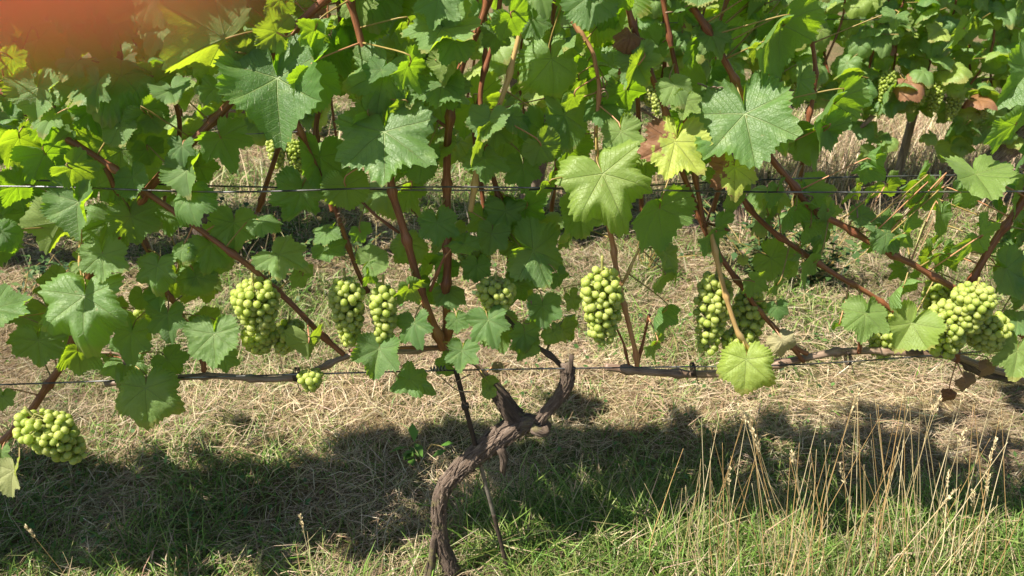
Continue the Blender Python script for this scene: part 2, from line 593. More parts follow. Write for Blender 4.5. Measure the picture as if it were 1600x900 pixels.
def leaf_mesh(name, seed, lobes=1.0, cup=0.12, fold=0.1, wave=0.05, droop=0.15, crinkle=0.01, N=264, M=13, petiole=True, teeth=1.0):
    """a vine leaf blade about 1 unit wide, junction with its stalk at the origin, tip along +Y, upper face +Z"""
    rr = random.Random(seed)
    ang = np.linspace(-math.pi, math.pi, N, endpoint=True)
    deg = np.abs(np.degrees(ang))
    R = np.interp(deg, OUT_D, OUT_R)
    Rs = np.interp(deg, [0, 50, 104, 148, 162, 171, 177, 180], [1.0, .95, .80, .66, .55, .38, .13, .03])
    R = Rs + (R - Rs) * lobes
    ker = np.ones(5) / 5
    R = np.convolve(np.concatenate([R[-6:-1][:4], R, R[1:5]]), ker, 'same')[4:-4]
    asym = 1 + 0.07 * np.sin(ang + rr.uniform(0, 6.28)) + 0.04 * np.sin(3 * ang + rr.uniform(0, 6.28)) + 0.03 * np.sin(6 * ang + rr.uniform(0, 6.28)) + 0.02 * np.sin(11 * ang + rr.uniform(0, 6.28))
    R = R * asym
    nt_ = rr.choice([38, 42, 46])
    t = (ang / (2 * math.pi) * nt_ + 0.25 * np.sin(7 * ang + rr.uniform(0, 6))) % 1.0
    saw = 1 - np.abs(2 * t - 1) ** 0.8
    size = 0.75 + 0.5 * np.sin(ang * nt_ / 2.0 + rr.uniform(0, 6)) ** 2
    size = size * (1 + 0.45 * np.sin(ang * 5.3 + rr.uniform(0, 6)) * np.sin(ang * 11.7 + rr.uniform(0, 6)))
    tooth = (saw - 0.45) * 0.078 * teeth * size * np.clip((180 - deg) / 16, 0, 1)
    ph1, ph2, ph3 = rr.uniform(0, 6.28), rr.uniform(0, 6.28), rr.uniform(0, 6.28)
    roll = rr.choice((-.35, 0.1, .4, .8, 1.2)); wave = wave * 1.3
    V, UV = [(0, 0, 0)], [(0, 0)]
    for j in range(1, M + 1):
        s = (j / M) ** 0.85
        for i in range(N):
            r = s * R[i] + tooth[i] * s ** 5
            x, y = r * math.sin(ang[i]), r * math.cos(ang[i])
            z = -cup * (x * x + y * y) + fold * abs(x) - droop * max(0.0, y) ** 2 * 0.9
            z += wave * (math.sin(3 * ang[i] + ph1) * s ** 2 + 0.55 * math.sin(7 * ang[i] + ph2) * s ** 3)
            z += 0.05 * math.sin(2.2 * x + ph3) * y - roll * max(0.0, s - 0.62) ** 2 * 1.6 * (1 + 0.8 * math.sin(2 * ang[i] + ph2))
            # blade puckered between the veins
            ax = abs(x); best = 9; along = 0
            for k in (0.0, 0.873, 1.815):
                a_ = ax * math.sin(k) + y * math.cos(k); b_ = abs(ax * math.cos(k) - y * math.sin(k))
                if a_ > 0 and b_ < best:
                    best, along = b_, a_
            z += 0.03 * min(1.0, best / 0.10) * min(1, r * 3)
            if crinkle:
                f = ((along - best * 0.85) / 0.105) % 1.0
                z += crinkle * (0.45 * math.sin(math.pi * f) + 1.5 * mnoise.noise((x * 9 + seed, y * 9, 0.3))) * min(1, r * 3)
            V.append((x, y, z)); UV.append((x, y))
    xs = [v[0] for v in V]
    w = max(xs) - min(xs)
    F, mi = [], []
    for i in range(N - 1):
        F.append((0, 1 + i + 1, 1 + i)); mi.append(0)
        for j in range(M - 1):
            a = 1 + j * N + i
            F.append((a, a + 1, a + N + 1, a + N)); mi.append(0)
    V = [Vector(v) / w for v in V]
    if petiole:
        L = rr.uniform(0.42, 0.62)
        pts = [Vector((0, 0.0, -0.004)), Vector((0, -0.10, -0.035)), Vector((rr.uniform(-.05, .05), -0.30, -0.10)), Vector((rr.uniform(-.14, .14), -L - 0.12, -0.16))]
        path, pr = catmull(pts, [0.013, 0.011, 0.011, 0.014], 0.05)
        pv, pf, puv = tube_arrays(path, pr, 5)
        o = len(V)
        V += pv; UV += puv
        for f in pf:
            F.append(tuple(o + i for i in f)); mi.append(1)
    return mesh_from(name, V, F, [M_LEAF, M_PET], UV, True, mi)


LEAVES = []
for i, (lo, cu, fo, wa, dr, cr) in enumerate([
        (1.2, .10, .10, .045, .12, .007), (0.8, .16, .06, .06, .20, .008), (1.5, .06, .16, .06, .10, .007), (0.5, .12, .12, .04, .16, .006),
        (1.1, .28, .02, .075, .30, .009), (1.75, .08, .2, .07, .25, .008), (0.65, -.08, .22, .07, .10, .007), (1.35, .14, .08, .08, .36, .010),
        (1.6, .20, .26, .09, .15, .009), (1.0, -.15, .34, .08, .30, .008), (0.7, .30, -.12, .08, .05, .008), (1.45, .05, .05, .10, .45, .010)]):
    LEAVES.append(leaf_mesh('leaf_blade', 20 + i, lo, cu, fo, wa, dr, cr, petiole=False))
FOLDED = [leaf_mesh('folded_leaf_blade', 60, 1.0, .1, .55, .05, .2, .005, petiole=False), leaf_mesh('folded_leaf_blade', 61, .8, .05, .8, .04, .35, .005, petiole=False)]
CRINKLED = [leaf_mesh('crinkled_leaf_blade', 70, .7, .14, .08, .05, .18, .02, petiole=False), leaf_mesh('crinkled_leaf_blade', 71, .9, .1, .14, .05, .2, .018, petiole=False)]
CURLED = [leaf_mesh('curled_leaf_blade', 80, 1.0, -.75, .45, .16, -.5, .02, petiole=False), leaf_mesh('curled_leaf_blade', 81, 1.1, .9, .3, .18, .7, .02, petiole=False)]
FAR = [leaf_mesh('far_leaf_blade', 90 + i, lo, cu, fo, wa, dr, 0.0, 132, 6) for i, (lo, cu, fo, wa, dr) in enumerate([
    (1.0, .1, .1, .05, .12), (.7, .16, .06, .05, .2), (1.15, .06, .16, .06, .1), (.6, .2, .04, .06, .25), (.9, -.05, .2, .06, .15)])]
LOW = [leaf_mesh('low_leaf_blade', 100 + i, lo, .12, .1, .06, .2, 0.0, 34, 2, False, 0.6) for i, lo in enumerate((1.0, .7, 1.2))]
MID = [leaf_mesh('mid_leaf_blade', 110 + i, lo, .14, .1, .06, .2, 0.0, 100, 4, False) for i, lo in enumerate((1.2, .8, 1.5, 1.0))]


def as_arrays(meshes):
    out = []
    for me in meshes:
        a = np.empty(len(me.vertices) * 3); me.vertices.foreach_get('co', a)
        out.append((a.reshape(-1, 3), [tuple(p.vertices) for p in me.polygons]))
    return out


LOW_NP, MID_NP = as_arrays(LOW), as_arrays(MID)


def leaf_frame(yaw, pitch, ang):
    """rotation of a leaf: yaw/pitch turn its upper face (0,0 = facing the viewer's side level), ang is where the tip points as seen (90 = down)"""
    y, p = math.radians(yaw), math.radians(pitch)
    n = Vector((math.sin(y) * math.cos(p), -math.cos(y) * math.cos(p), math.sin(p)))
    a = math.radians(ang)
    # tip direction: lies in the blade plane
    t = RIGHT * math.cos(a) - UP * math.sin(a)
    d = n.dot(FWD)
    if abs(d) > 0.18:
        t = t - FWD * (n.dot(t) / d)      # slide along the line of sight into the blade plane
        t = t.normalized()
    t = (t - n * n.dot(t)).normalized()
    x = t.cross(n)
    return Matrix((x, t, n)).transposed().to_quaternion()


COUNT = {}
SHOOT_PTS = []


def add_petiole(leaf, p, q, width):
    """the stalk from the blade's notch to the nearest shoot"""
    back = q @ Vector((0, -1, -0.25))
    hit = None
    if SHOOT_PTS:
        aim = p + back * width * 0.5
        best = min(SHOOT_PTS, key=lambda k: (k - aim).length_squared)
        if (best - p).length < 0.13: hit = best
    if hit is None:
        hit = p + back * width * 0.32 + Vector((random.uniform(-.015, .015), 0.02, -0.01))
    d = (hit - p).length
    pts = [p - (q @ Vector((0, 0, 1))) * 0.0012, p + back * min(0.25 * d, 0.03), p.lerp(hit, 0.6) + back * 0.12 * d, hit]
    path, r = catmull(pts, [0.0012, 0.00105, 0.0011, 0.0016], 0.012)
    V, F, UV = tube_arrays(path, r, 5)
    o = bpy.data.objects.new('petiole', mesh_from('petiole', [v - p for v in V], F, random.choice((M_PET, M_PET, M_PET, M_CANE_PINK)), UV))
    C.objects.link(o)
    o.parent = leaf
    o.matrix_parent_inverse = Matrix.LocRotScale(p, q, Vector((width, width, width))).inverted()
    o.location = p


def put_leaf(vine, p, width, yaw, pitch, ang, me, ye=0.0, dr=0.0):
    q = leaf_frame(yaw, pitch, ang)
    o = link_part('leaf', me, vine, p, q, width)
    if len(me.materials) and me.name.startswith(('leaf', 'fold', 'crink', 'curl')): add_petiole(o, p, q, width)
    if ye: o['yellowing'] = float(ye)
    if dr: o['withering'] = float(dr)
    COUNT[vine.name] = COUNT.get(vine.name, 0) + 1
    return o


def leaf_mass(name, vine, spots, shapes=None):
    """many far leaves in one mesh"""
    V, F, UV = [], [], []
    base = WORLD_LOC[vine.name]
    for (p, w, yaw, pitch, ang) in spots:
        a, f = random.choice(shapes or LOW_NP)
        R = np.array(leaf_frame(yaw, pitch, ang).to_matrix())
        o = len(V)
        V.extend((a * w) @ R.T + np.array(p - base))
        UV.extend(a[:, :2])
        F.extend([tuple(o + i for i in q) for q in f])
    me = mesh_from(name, V, F, M_LEAF, UV, True)
    o = link_part(name, me, vine, base)
    o['kind'] = 'stuff'
    return o


# ------------------------------------------------------------------ the ground
xs = np.concatenate([-np.geomspace(200, 4, 14)[:-1], np.linspace(-4, 4, 161), np.geomspace(4, 200, 14)[1:]])
ys = np.concatenate([-np.geomspace(60, 1, 8)[:-1], np.linspace(-1, 7, 161), np.geomspace(7, 260, 16)[1:]])
gx, gy = np.meshgrid(xs, ys, indexing='ij')
gv = np.stack([gx, gy, ground_z(gx, gy) - 0.012], -1).reshape(-1, 3)
nx_, ny_ = len(xs), len(ys)
ii, jj = np.meshgrid(np.arange(nx_ - 1), np.arange(ny_ - 1), indexing='ij')
a0 = (ii * ny_ + jj).ravel()
me = big_quads('ground', gv, np.stack([a0, a0 + ny_, a0 + ny_ + 1, a0 + 1], -1), M_GROUND, None, True)
ground = link_part('ground', me, None, (0, 0, 0))
ground['kind'] = 'structure'
ground['label'] = 'vineyard floor of thatchy soil under cut straw and grass'


# ------------------------------------------------------------------ straw and grass (nobody could count it)
def green_share(x, y):
    """how green the sward is at a place (0 straw, 1 grass)"""
    n = vn3(x * 1.6 + 3, y * 2.0) * 0.6 + vn4(x * 5.0, y * 6.0) * 0.4
    g = np.clip((n - 0.43) / 0.20, 0, 1) * 0.85
    right = np.clip((x + 0.15) / 0.3, 0, 1)
    near = np.clip((1.25 + 0.11 * right + 0.10 * vn2(x * 3, y * 3) - y) / 0.20, 0, 1)         # uncut strip under the near row
    g = np.maximum(g, near * (0.62 + 0.38 * right))
    hay = np.clip((y - 1.45) / 0.2, 0, 1) * np.clip((2.1 - y) / 0.35, 0, 1)
    g = g * (1 - 0.62 * hay)
    far = np.clip((y - 2.1) / 0.6, 0, 1)
    g = np.clip(g + far * 0.30, 0, 1)
    row2strip = np.clip(1 - np.abs(y - 0.2 * x - 3.0) / 0.4, 0, 1)
    return np.clip(g * (1 - 0.4 * row2strip), 0, 1)


def scatter(n, y0, y1, power, margin):
    """more per square metre near the camera, less far off"""
    u = RNG.random(n)
    e = 2.0 - power
    y = (y0 ** e + u * (y1 ** e - y0 ** e)) ** (1 / e)
    x = (RNG.random(n) * 2 - 1) * (0.74 * y + margin)
    return x, y


def blades(x, y, z, az, length, width, rise, bend, color, tipcolor=None):
    """ribbons of two segments: start, middle, tip (numpy)"""
    n = len(x)
    d = np.stack([np.cos(az), np.sin(az), np.zeros(n)], -1)
    side = np.stack([-np.sin(az), np.cos(az), np.zeros(n)], -1)
    tw = RNG.normal(0, 0.6, n)[:, None]
    side = side * np.cos(tw) + np.array([0, 0, 1.0]) * np.sin(tw)
    b = np.stack([x, y, z], -1)
    up = np.array([0, 0, 1.0])
    L = length[:, None]
    sr, cr = np.sin(rise)[:, None], np.cos(rise)[:, None]
    curl = RNG.normal(0, 0.16, n)[:, None] * L
    sd = np.stack([-np.sin(az), np.cos(az), np.zeros(n)], -1)
    m = b + (d * cr + up * sr) * L * 0.5 + sd * curl * 0.3
    r2 = rise - bend
    e = m + (d * np.cos(r2)[:, None] + up * np.sin(r2)[:, None]) * L * 0.5 + sd * curl
    w = width[:, None] * 0.5
    V = np.stack([b - side * w, b + side * w, m - side * w * 0.9, m + side * w * 0.9, e - side * w * 0.12, e + side * w * 0.12], 1).reshape(-1, 3)
    k = np.arange(n)[:, None] * 6
    Q = np.concatenate([k + np.array([0, 1, 3, 2]), k + np.array([2, 3, 5, 4])], 0)
    if tipcolor is None: tipcolor = color
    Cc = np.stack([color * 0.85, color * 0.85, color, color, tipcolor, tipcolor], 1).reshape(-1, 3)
    return V, Q, Cc


def palette(n, cols, jitter=0.18):
    c = np.array(cols)[RNG.integers(0, len(cols), n)]
    return np.clip(c * (1 + RNG.normal(0, jitter, (n, 1))) * (1 + RNG.normal(0, 0.05, (n, 3))), 0.005, 0.9)


def merge(parts):
    V, Q, Cc, o = [], [], [], 0
    for v, q, c in parts:
        V.append(v); Q.append(q + o); Cc.append(c); o += len(v)
    return np.concatenate(V), np.concatenate(Q), np.concatenate(Cc)


STRAW_COLS = [(.50, .40, .26), (.42, .32, .20), (.60, .51, .36), (.34, .24, .15), (.48, .36, .26), (.23, .155, .10), (.36, .33, .16)]
GREEN_COLS = [(.085, .17, .025), (.11, .22, .035), (.065, .13, .022), (.15, .25, .045), (.21, .29, .065), (.16, .28, .05), (.26, .31, .10)]

# cut straw lying matted
n = 310000
x, y = scatter(n, 0.9, 7.0, 1.45, 0.75)
g = green_share(x, y)
keep = RNG.random(n) > g * 0.70
x, y, g = x[keep], y[keep], g[keep]
n = len(x)
swirl = (vn1(x * 1.9, y * 1.9) - 0.5) * 5.0
az = swirl + RNG.normal(0, 1.1, n)
L = RNG.uniform(0.025, 0.105, n)
wd = RNG.uniform(0.0006, 0.0016, n) * np.clip(y / 1.7, 1, 2.6)
rise = np.abs(RNG.normal(0.10, 0.20, n))
bend = RNG.normal(0.25, 0.35, n)
z = ground_z(x, y) + RNG.random(n) ** 1.5 * (0.012 + 0.034 * vn2(x * 5 + 4, y * 6)) - 0.008
patch = (0.55 + 0.8 * vn4(x * 2.6 + 9, y * 3.1))[:, None]
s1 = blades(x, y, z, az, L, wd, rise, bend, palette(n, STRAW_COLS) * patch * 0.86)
# standing dry stalks under and beyond the far row
n = 16000
x = RNG.uniform(-3.4, 3.6, n); y = 3.0 + 0.2 * x + RNG.normal(0.55, 0.5, n)
k = RNG.random(n) < (0.10 + 0.75 * np.clip(x - 0.5, 0, 1)); x, y = x[k], y[k]; n = len(x)
z = ground_z(x, y) - 0.01
s2 = blades(x, y, z, RNG.uniform(0, 6.28, n), RNG.uniform(0.12, 0.34, n), RNG.uniform(0.0025, 0.005, n), RNG.normal(1.25, 0.2, n), RNG.normal(0.3, 0.3, n), palette(n, STRAW_COLS))
V, Q, Cc = merge([s1, s2])
straw = link_part('cut_straw', big_quads('cut_straw', V, Q, M_STRAW, Cc), None, (0, 0, 0))
straw['kind'] = 'stuff'; straw['label'] = 'matted dry cut straw lying between the vine rows'; straw['category'] = 'straw'

# green blades
n = 200000
x, y = scatter(n, 0.86, 7.0, 1.6, 0.75)
g = green_share(x, y)
keep = (RNG.random(n) < g * 0.95 + 0.05) & ~((np.abs(x + 0.075) < 0.075) & (y < 1.12) & (RNG.random(n) < .85))
x, y, g = x[keep], y[keep], g[keep]; n = len(x)
near = np.clip((1.5 - y) / 0.3, 0, 1) * np.clip((x + 0.25) / 0.4, 0.25, 1)
L = RNG.uniform(0.03, 0.085, n) * (1 + 0.9 * near) * (0.7 + 0.5 * g)
wd = RNG.uniform(0.0014, 0.0034, n) * np.clip(y / 1.8, 1, 2.4)
az = RNG.uniform(0, 6.28, n)
rise = np.clip(RNG.normal(0.75, 0.35, n), 0.05, 1.5)
bend = np.abs(RNG.normal(0.6, 0.4, n))
z = ground_z(x, y) - 0.006
c = palette(n, GREEN_COLS)
dry = RNG.random(n) < 0.13
c[dry] = palette(int(dry.sum()), STRAW_COLS)
tip = np.where((RNG.random(n) < 0.3)[:, None], palette(n, STRAW_COLS), c * 1.1)
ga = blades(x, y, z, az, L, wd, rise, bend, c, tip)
# longer uncut grass under the near row, right of the trunk
n = 28000
x = RNG.uniform(-0.16, 1.45, n); y = RNG.uniform(0.86, 1.42, n) - 0.10 * RNG.random(n)
k = RNG.random(n) < np.clip((1.36 + .12 * vn3(x * 4, y * 4) - y) / .2, 0, 1) * (.35 + .65 * np.clip(vn4(x * 7 + 2, y * 7) * 2 - .4, 0, 1)) * np.clip((x + .2) / .25, 0.2, 1) * np.where((np.abs(x + .075) < .075) & (y < 1.12), .08, 1); x, y = x[k], y[k]; n = len(x)
c = palette(n, GREEN_COLS + STRAW_COLS[:1])
tip = np.where((RNG.random(n) < .2)[:, None], palette(n, STRAW_COLS), c * 1.15)
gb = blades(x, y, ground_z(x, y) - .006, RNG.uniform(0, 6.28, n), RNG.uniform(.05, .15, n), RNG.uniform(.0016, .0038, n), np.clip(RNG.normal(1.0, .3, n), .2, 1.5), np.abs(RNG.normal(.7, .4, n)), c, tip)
V, Q, Cc = merge([ga, gb])
grass = link_part('grass', big_quads('grass', V, Q, M_GRASS, Cc), None, (0, 0, 0))
grass['kind'] = 'stuff'; grass['label'] = 'short green grass growing through the straw'; grass['category'] = 'grass'

# clover and other small broad leaves in the shaded sward
n = 5200
x = RNG.uniform(-1.3, 1.6, n); y = RNG.uniform(0.95, 3.4, n)
k = RNG.random(n) < np.clip((vn2(x * 2.2 + 5, y * 2.6) - 0.52) * 6, 0, 1) * np.where(y < 1.4, 1.0, 0.55); x, y = x[k], y[k]; n = len(x)
r = RNG.uniform(0.004, 0.010, n) * np.clip(y / 1.6, 1, 1.6)
az = RNG.uniform(0, 6.28, n); tl = RNG.normal(0, 0.45, (n, 2))
b3 = np.stack([x, y, ground_z(x, y) + RNG.uniform(0.012, 0.05, n)], -1)
u = np.stack([np.cos(az), np.sin(az), tl[:, 0]], -1); v = np.stack([-np.sin(az), np.cos(az), tl[:, 1]], -1)
V = np.stack([b3, b3 + (u * .9 + v * .6) * r[:, None], b3 + u * 1.7 * r[:, None], b3 + (u * .9 - v * .6) * r[:, None]], 1).reshape(-1, 3)
Q = np.arange(n * 4).reshape(-1, 4)
Cc = np.repeat(palette(n, [(.06, .14, .03), (.09, .19, .04), (.05, .11, .03)]), 4, 0)
clo = link_part('ground_cover', big_quads('ground_cover', V, Q, M_GRASS, Cc), None, (0, 0, 0))
clo['kind'] = 'stuff'; clo['label'] = 'small broad leaved clover in the shaded sward'; clo['category'] = 'ground cover'

# ------------------------------------------------------------------ near row: three vines
TRUNK_BASE = row1(712, 930); TRUNK_BASE.z = 0
vine = thing('grape_vine', 'grape vine with gnarled twisting trunk and peeling bark in the middle of the near row', 'vine', (TRUNK_BASE.x, TRUNK_BASE.y, 0))
vine_r = thing('grape_vine', 'near row vine with long slanting canes and the big grape clusters at the right edge', 'vine', (1.24, 1.19, 0))
vine_l = thing('grape_vine', 'near row vine at the left edge with a low hanging bunch over the shaded straw', 'vine', (-1.25, 1.02, 0))


def bark_disp(seed, amp=0.16):
    def f(a, d, t):
        tw = a + d * 2.2
        v = 1.0 + amp * mnoise.noise((math.cos(tw) * 2.6, math.sin(tw) * 2.6, d * 7 + seed))
        v += amp * 0.9 * abs(mnoise.noise((math.cos(tw) * 6.5, math.sin(tw) * 6.5, d * 9 + seed * 2)))
        v += amp * 0.9 * mnoise.noise((math.cos(tw) * 13, math.sin(tw) * 13, d * 16 + seed)) - amp * 0.8 * max(0, 0.25 - abs(mnoise.noise((math.cos(tw) * 8, math.sin(tw) * 8, d * 6 - seed)))) * 4 * 0.5
        return v
    return f


def strips(path, rad, n, seed, lmin=4, lmax=12, hang=0.0, lift=(1.0, 1.2)):
    """peeling bark: narrow ribbons standing a little off the trunk"""
    rr = random.Random(seed)
    V, F, UV = [], [], []
    m = len(path)
    for _ in range(n):
        if m < lmin + 4: break
        i0 = rr.randrange(0, m - lmin - 1)
        ln = min(rr.randint(lmin, lmax), m - 2 - i0)
        a = rr.uniform(0, 6.28); tw = rr.uniform(-1.2, 1.2)
        w = rr.uniform(0.0010, 0.0036)
        lo = rr.uniform(*lift)
        row = []
        for k in range(ln + 1):
            i = i0 + k
            tg = (path[min(i + 1, m - 1)] - path[i - 1 if i else 0]).normalized()
            nr = Vector((0.31, -0.77, 0.55)); nr = (nr - tg * nr.dot(tg)).normalized(); bi = tg.cross(nr)
            aa = a + tw * k / 12
            dirv = nr * math.cos(aa) + bi * math.sin(aa)
            sd = tg.cross(dirv)
            e = abs(2 * k / ln - 1) ** 3
            p = path[i] + dirv * rad[i] * (lo + e * rr.uniform(0.0, 0.28)) - Vector((0, 0, 1)) * hang * e * rr.uniform(0, 1)
            ww = w * (1 - 0.75 * e)
            row.append((p - sd * ww, p + dirv * 0.0018, p + sd * ww))
        o = len(V)
        for k, (p, q, s) in enumerate(row):
            V += [p, q, s]; UV += [(rr.random(), k * 0.01), (0.3, k * 0.01), (0.6, k * 0.01)]
        for k in range(ln):
            b0 = o + 3 * k
            F += [(b0, b0 + 1, b0 + 4, b0 + 3), (b0 + 1, b0 + 2, b0 + 5, b0 + 4)]
    return V, F, UV


def woody(name, pixpts, radpx, parent, mat, seed, nstrips=0, off=0.0, sides=26, hang=0.0, amp=0.16, step=0.007, pts=None):
    """trunk wood through points of the row, radii in picture pixels at that place"""
    P = [row1(*q[:2], off + (q[2] if len(q) > 2 else 0)) for q in pixpts] if pts is None else pts
    R = [metres(p, r) for p, r in zip(P, radpx)] if pts is None else radpx
    path, rad = catmull(P, R, step)
    V, F, UV = tube_arrays(path, rad, sides, bark_disp(seed, amp))
    if nstrips:
        v, f, u = strips(path, rad, nstrips, seed, hang=hang)
        o = len(V); V += v; UV += u; F += [tuple(o + i for i in q) for q in f]
    b0 = WORLD_LOC[parent.name]
    me = mesh_from(name, [v - b0 for v in V], F, mat, UV)
    return link_part(name, me, parent, b0)


woody('trunk', [(724, 950), (714, 912), (704, 885), (692, 855), (687, 820), (687, 790), (696, 758), (721, 729), (757, 699), (787, 676), (815, 662), (838, 662), (857, 670)],
      [12, 10.4, 9.6, 9.2, 9.2, 9.6, 10.6, 12.6, 14.4, 14.8, 13.6, 12, 8], vine, M_BARK, 3, 420, 0.0, 72, 0.006, 0.22, 0.004)
woody('trunk_arm', [(818, 664), (802, 648), (788, 628), (774, 608), (760, 590)], [12, 11.5, 10.5, 9, 7], vine, M_BARK_DARK, 8, 110, 0.004, 40, 0.004, 0.26)
woody('trunk_arm', [(836, 662), (856, 640), (872, 622), (884, 603), (887, 582), (886, 569)], [8, 7.5, 7.5, 8.5, 8.5, 8.5], vine, M_BARK, 12, 110, -0.006, 40, 0.004, 0.34)
woody('trunk_spur', [(889, 582), (892, 569), (893, 556)], [5.0, 4.2, 4.2], vine, M_BARK_DARK, 14, 0, -0.012, 12)
woody('trunk_burl', [(832, 668), (846, 674), (857, 671)], [8, 9, 6], vine, M_BARK, 15, 30, -0.02, 24, 0.006, 0.3)
woody('root_sucker', [(668, 930), (673, 890), (676, 858), (679, 838)], [7, 6, 5.5, 4], vine, M_BARK_DARK, 16, 4, -0.01, 12)
# shreds of bark hanging under the bend
woody('bark_shred', [(781, 700), (787, 716), (784, 738)], [6, 5, 2], vine, M_BARK_DARK, 17, 10, -0.015, 10, 0.012, 0.5)

BOX_L = dict()


def shoot(parent, pix, r, mat, off=0.0, name='shoot', sides=9, seed=None):
    """a cane: nodes swell every few centimetres and it bends a little at each"""
    P = [row1(q[0], q[1], off + (q[2] if len(q) > 2 else 0.0)) for q in pix]
    rr = random.Random(seed if seed is not None else int(pix[0][0] * 7 + pix[0][1]))
    n = len(P)
    R = [metres(p, r) * (0.88 - 0.16 * i / n) for i, p in enumerate(P)]
    path, rad = catmull(P, R, 0.006)
    d, nxt = 0.0, rr.uniform(0.02, 0.06)
    nodes = []
    for i in range(1, len(path)):
        d += (path[i] - path[i - 1]).length
        if d > nxt:
            nodes.append(i); nxt = d + rr.uniform(0.055, 0.10)
    for j, i in enumerate(nodes):
        for k in range(-3, 4):
            if 0 <= i + k < len(rad):
                rad[i + k] *= 1 + 0.55 * math.exp(-(k / 1.2) ** 2)
    jog = Vector((0, 0, 0)); tgt = Vector((0, 0, 0)); k = 0
    for i in range(len(path)):
        if i in nodes: tgt = Vector((rr.uniform(-1, 1), rr.uniform(-1, 1), rr.uniform(-1, 1))) * 0.0058
        jog = jog * 0.85 + tgt * 0.15
        path[i] = path[i] + jog
    SHOOT_PTS.extend(path[::3])
    V, F, UV = tube_arrays(path, rad, sides)
    b0 = WORLD_LOC[parent.name]
    return link_part(name, mesh_from(name, [v - b0 for v in V], F, mat, UV), parent, b0)


# one year old canes tied down along the bottom wire
shoot(vine, [(165, 600), (232, 592), (312, 584), (400, 590), (462, 584), (528, 562), (566, 552), (620, 547), (690, 546), (735, 566), (758, 592)], 5.6, M_CANE_OLD, 0.012, 'cane', 12)
shoot(vine, [(879, 574), (862, 557), (838, 541), (805, 515), (775, 480)], 4.6, M_BARK_DARK, 0.02, 'cane', 10)
shoot(vine, [(545, 548), (600, 546), (650, 545), (690, 541)], 3.2, M_CANE, -0.004, 'cane')
shoot(vine_r, [(946, 573), (1000, 579), (1082, 582), (1152, 578), (1240, 566), (1322, 552), (1402, 548), (1446, 549), (1495, 556), (1540, 575), (1605, 596), (1700, 640)], 7.0, M_CANE_OLD, 0.010, 'cane', 12)
shoot(vine_r, [(1500, 560), (1540, 582), (1600, 590), (1700, 600)], 8.0, M_BARK_DARK, 0.02, 'cane', 12)
woody('trunk', None, [.030, .028, .027, .022], vine_r, M_BARK, 30, 60, 0, 26, 0.004, pts=[Vector((1.24, 1.19, -.03)), Vector((1.22, 1.18, .2)), Vector((1.20, 1.17, .34)), Vector((1.12, 1.17, .44))])
woody('trunk', None, [.030, .028, .025, .02], vine_l, M_BARK, 31, 60, 0, 26, 0.004, pts=[Vector((-1.25, 1.02, -.03)), Vector((-1.22, 1.03, .2)), Vector((-1.27, 1.02, .36)), Vector((-1.24, 1.02, .46))])

# this summer's shoots
shoot(vine, [(692, 546), (676, 500), (656, 440), (633, 355), (613, 290), (597, 205), (580, 130), (566, 60), (550, 0), (530, -90)], 7.4, M_CANE, -0.01)
shoot(vine, [(700, 540), (699, 460), (694, 340), (693, 285), (697, 195), (718, 125), (738, 62), (757, 0), (785, -90)], 7.6, M_CANE, 0.015)
shoot(vine, [(797, 420), (790, 340), (765, 250), (750, 170), (756, 110), (775, 30), (790, -50)], 5.0, M_CANE, 0.05)
shoot(vine, [(735, 330), (752, 240), (768, 190), (787, 130), (810, 60), (822, 0), (830, -70)], 5.0, M_CANE_TAN, 0.0)
shoot(vine, [(-40, 128), (20, 152), (62, 182), (106, 217), (172, 264), (250, 317), (312, 357), (380, 407), (440, 462), (492, 518), (532, 553)], 5.8, M_CANE, -0.012)
shoot(vine_l, [(560, -60), (508, 0), (466, 45), (428, 92), (356, 166), (302, 222), (236, 292), (178, 368), (142, 420), (127, 472), (106, 548), (70, 602), (30, 660), (-25, 715), (-120, 790)], 7.6, M_CANE, 0.005)
shoot(vine_l, [(126, 352), (125, 420), (124, 486)], 3.0, M_CANE_TAN, -0.015)
shoot(vine, [(165, 262), (198, 330), (228, 392), (268, 474), (295, 530), (317, 580)], 4.6, M_CANE, 0.01)
shoot(vine, [(452, 160), (478, 225), (502, 275), (518, 308), (544, 380), (562, 425), (578, 457)], 4.8, M_CANE, -0.004)
shoot(vine, [(520, 285), (552, 302), (592, 340), (628, 363)], 2.8, M_CANE, 0.006)
shoot(vine, [(700, 200), (660, 172), (632, 148), (610, 125)], 3.0, M_CANE, 0.01)
shoot(vine, [(206, 592), (196, 568), (184, 550), (152, 546)], 2.6, M_CANE_OLD, 0.0, 'side_shoot')
shoot(vine_r, [(975, -80), (981, 0), (1000, 62), (1022, 130), (1044, 198), (1062, 250), (1086, 312), (1112, 372), (1163, 448), (1200, 502), (1240, 542), (1264, 556)], 5.4, M_CANE, 0.0)
shoot(vine_r, [(1030, -80), (1036, 0), (1046, 62), (1060, 122), (1072, 200), (1098, 315), (1108, 360), (1122, 410)], 4.6, M_CANE, -0.01)
shoot(vine_r, [(1108, 355), (1122, 410), (1138, 468), (1156, 520), (1176, 556)], 4.6, M_CANE_TAN, -0.03)
shoot(vine_r, [(1030, -80), (1074, 0), (1110, 58), (1142, 115), (1162, 155), (1200, 240), (1262, 312), (1322, 352), (1392, 392), (1442, 420), (1490, 452), (1540, 487), (1600, 526), (1680, 570)], 6.4, M_CANE, -0.015)
shoot(vine_r, [(1120, 240), (1166, 312), (1192, 346), (1252, 397), (1312, 437), (1362, 462), (1416, 502), (1440, 545)], 5.0, M_CANE, 0.0)
shoot(vine_r, [(1660, 220), (1600, 308), (1562, 360), (1536, 402), (1514, 445), (1500, 500), (1496, 560)], 6.8, M_CANE, 0.006)
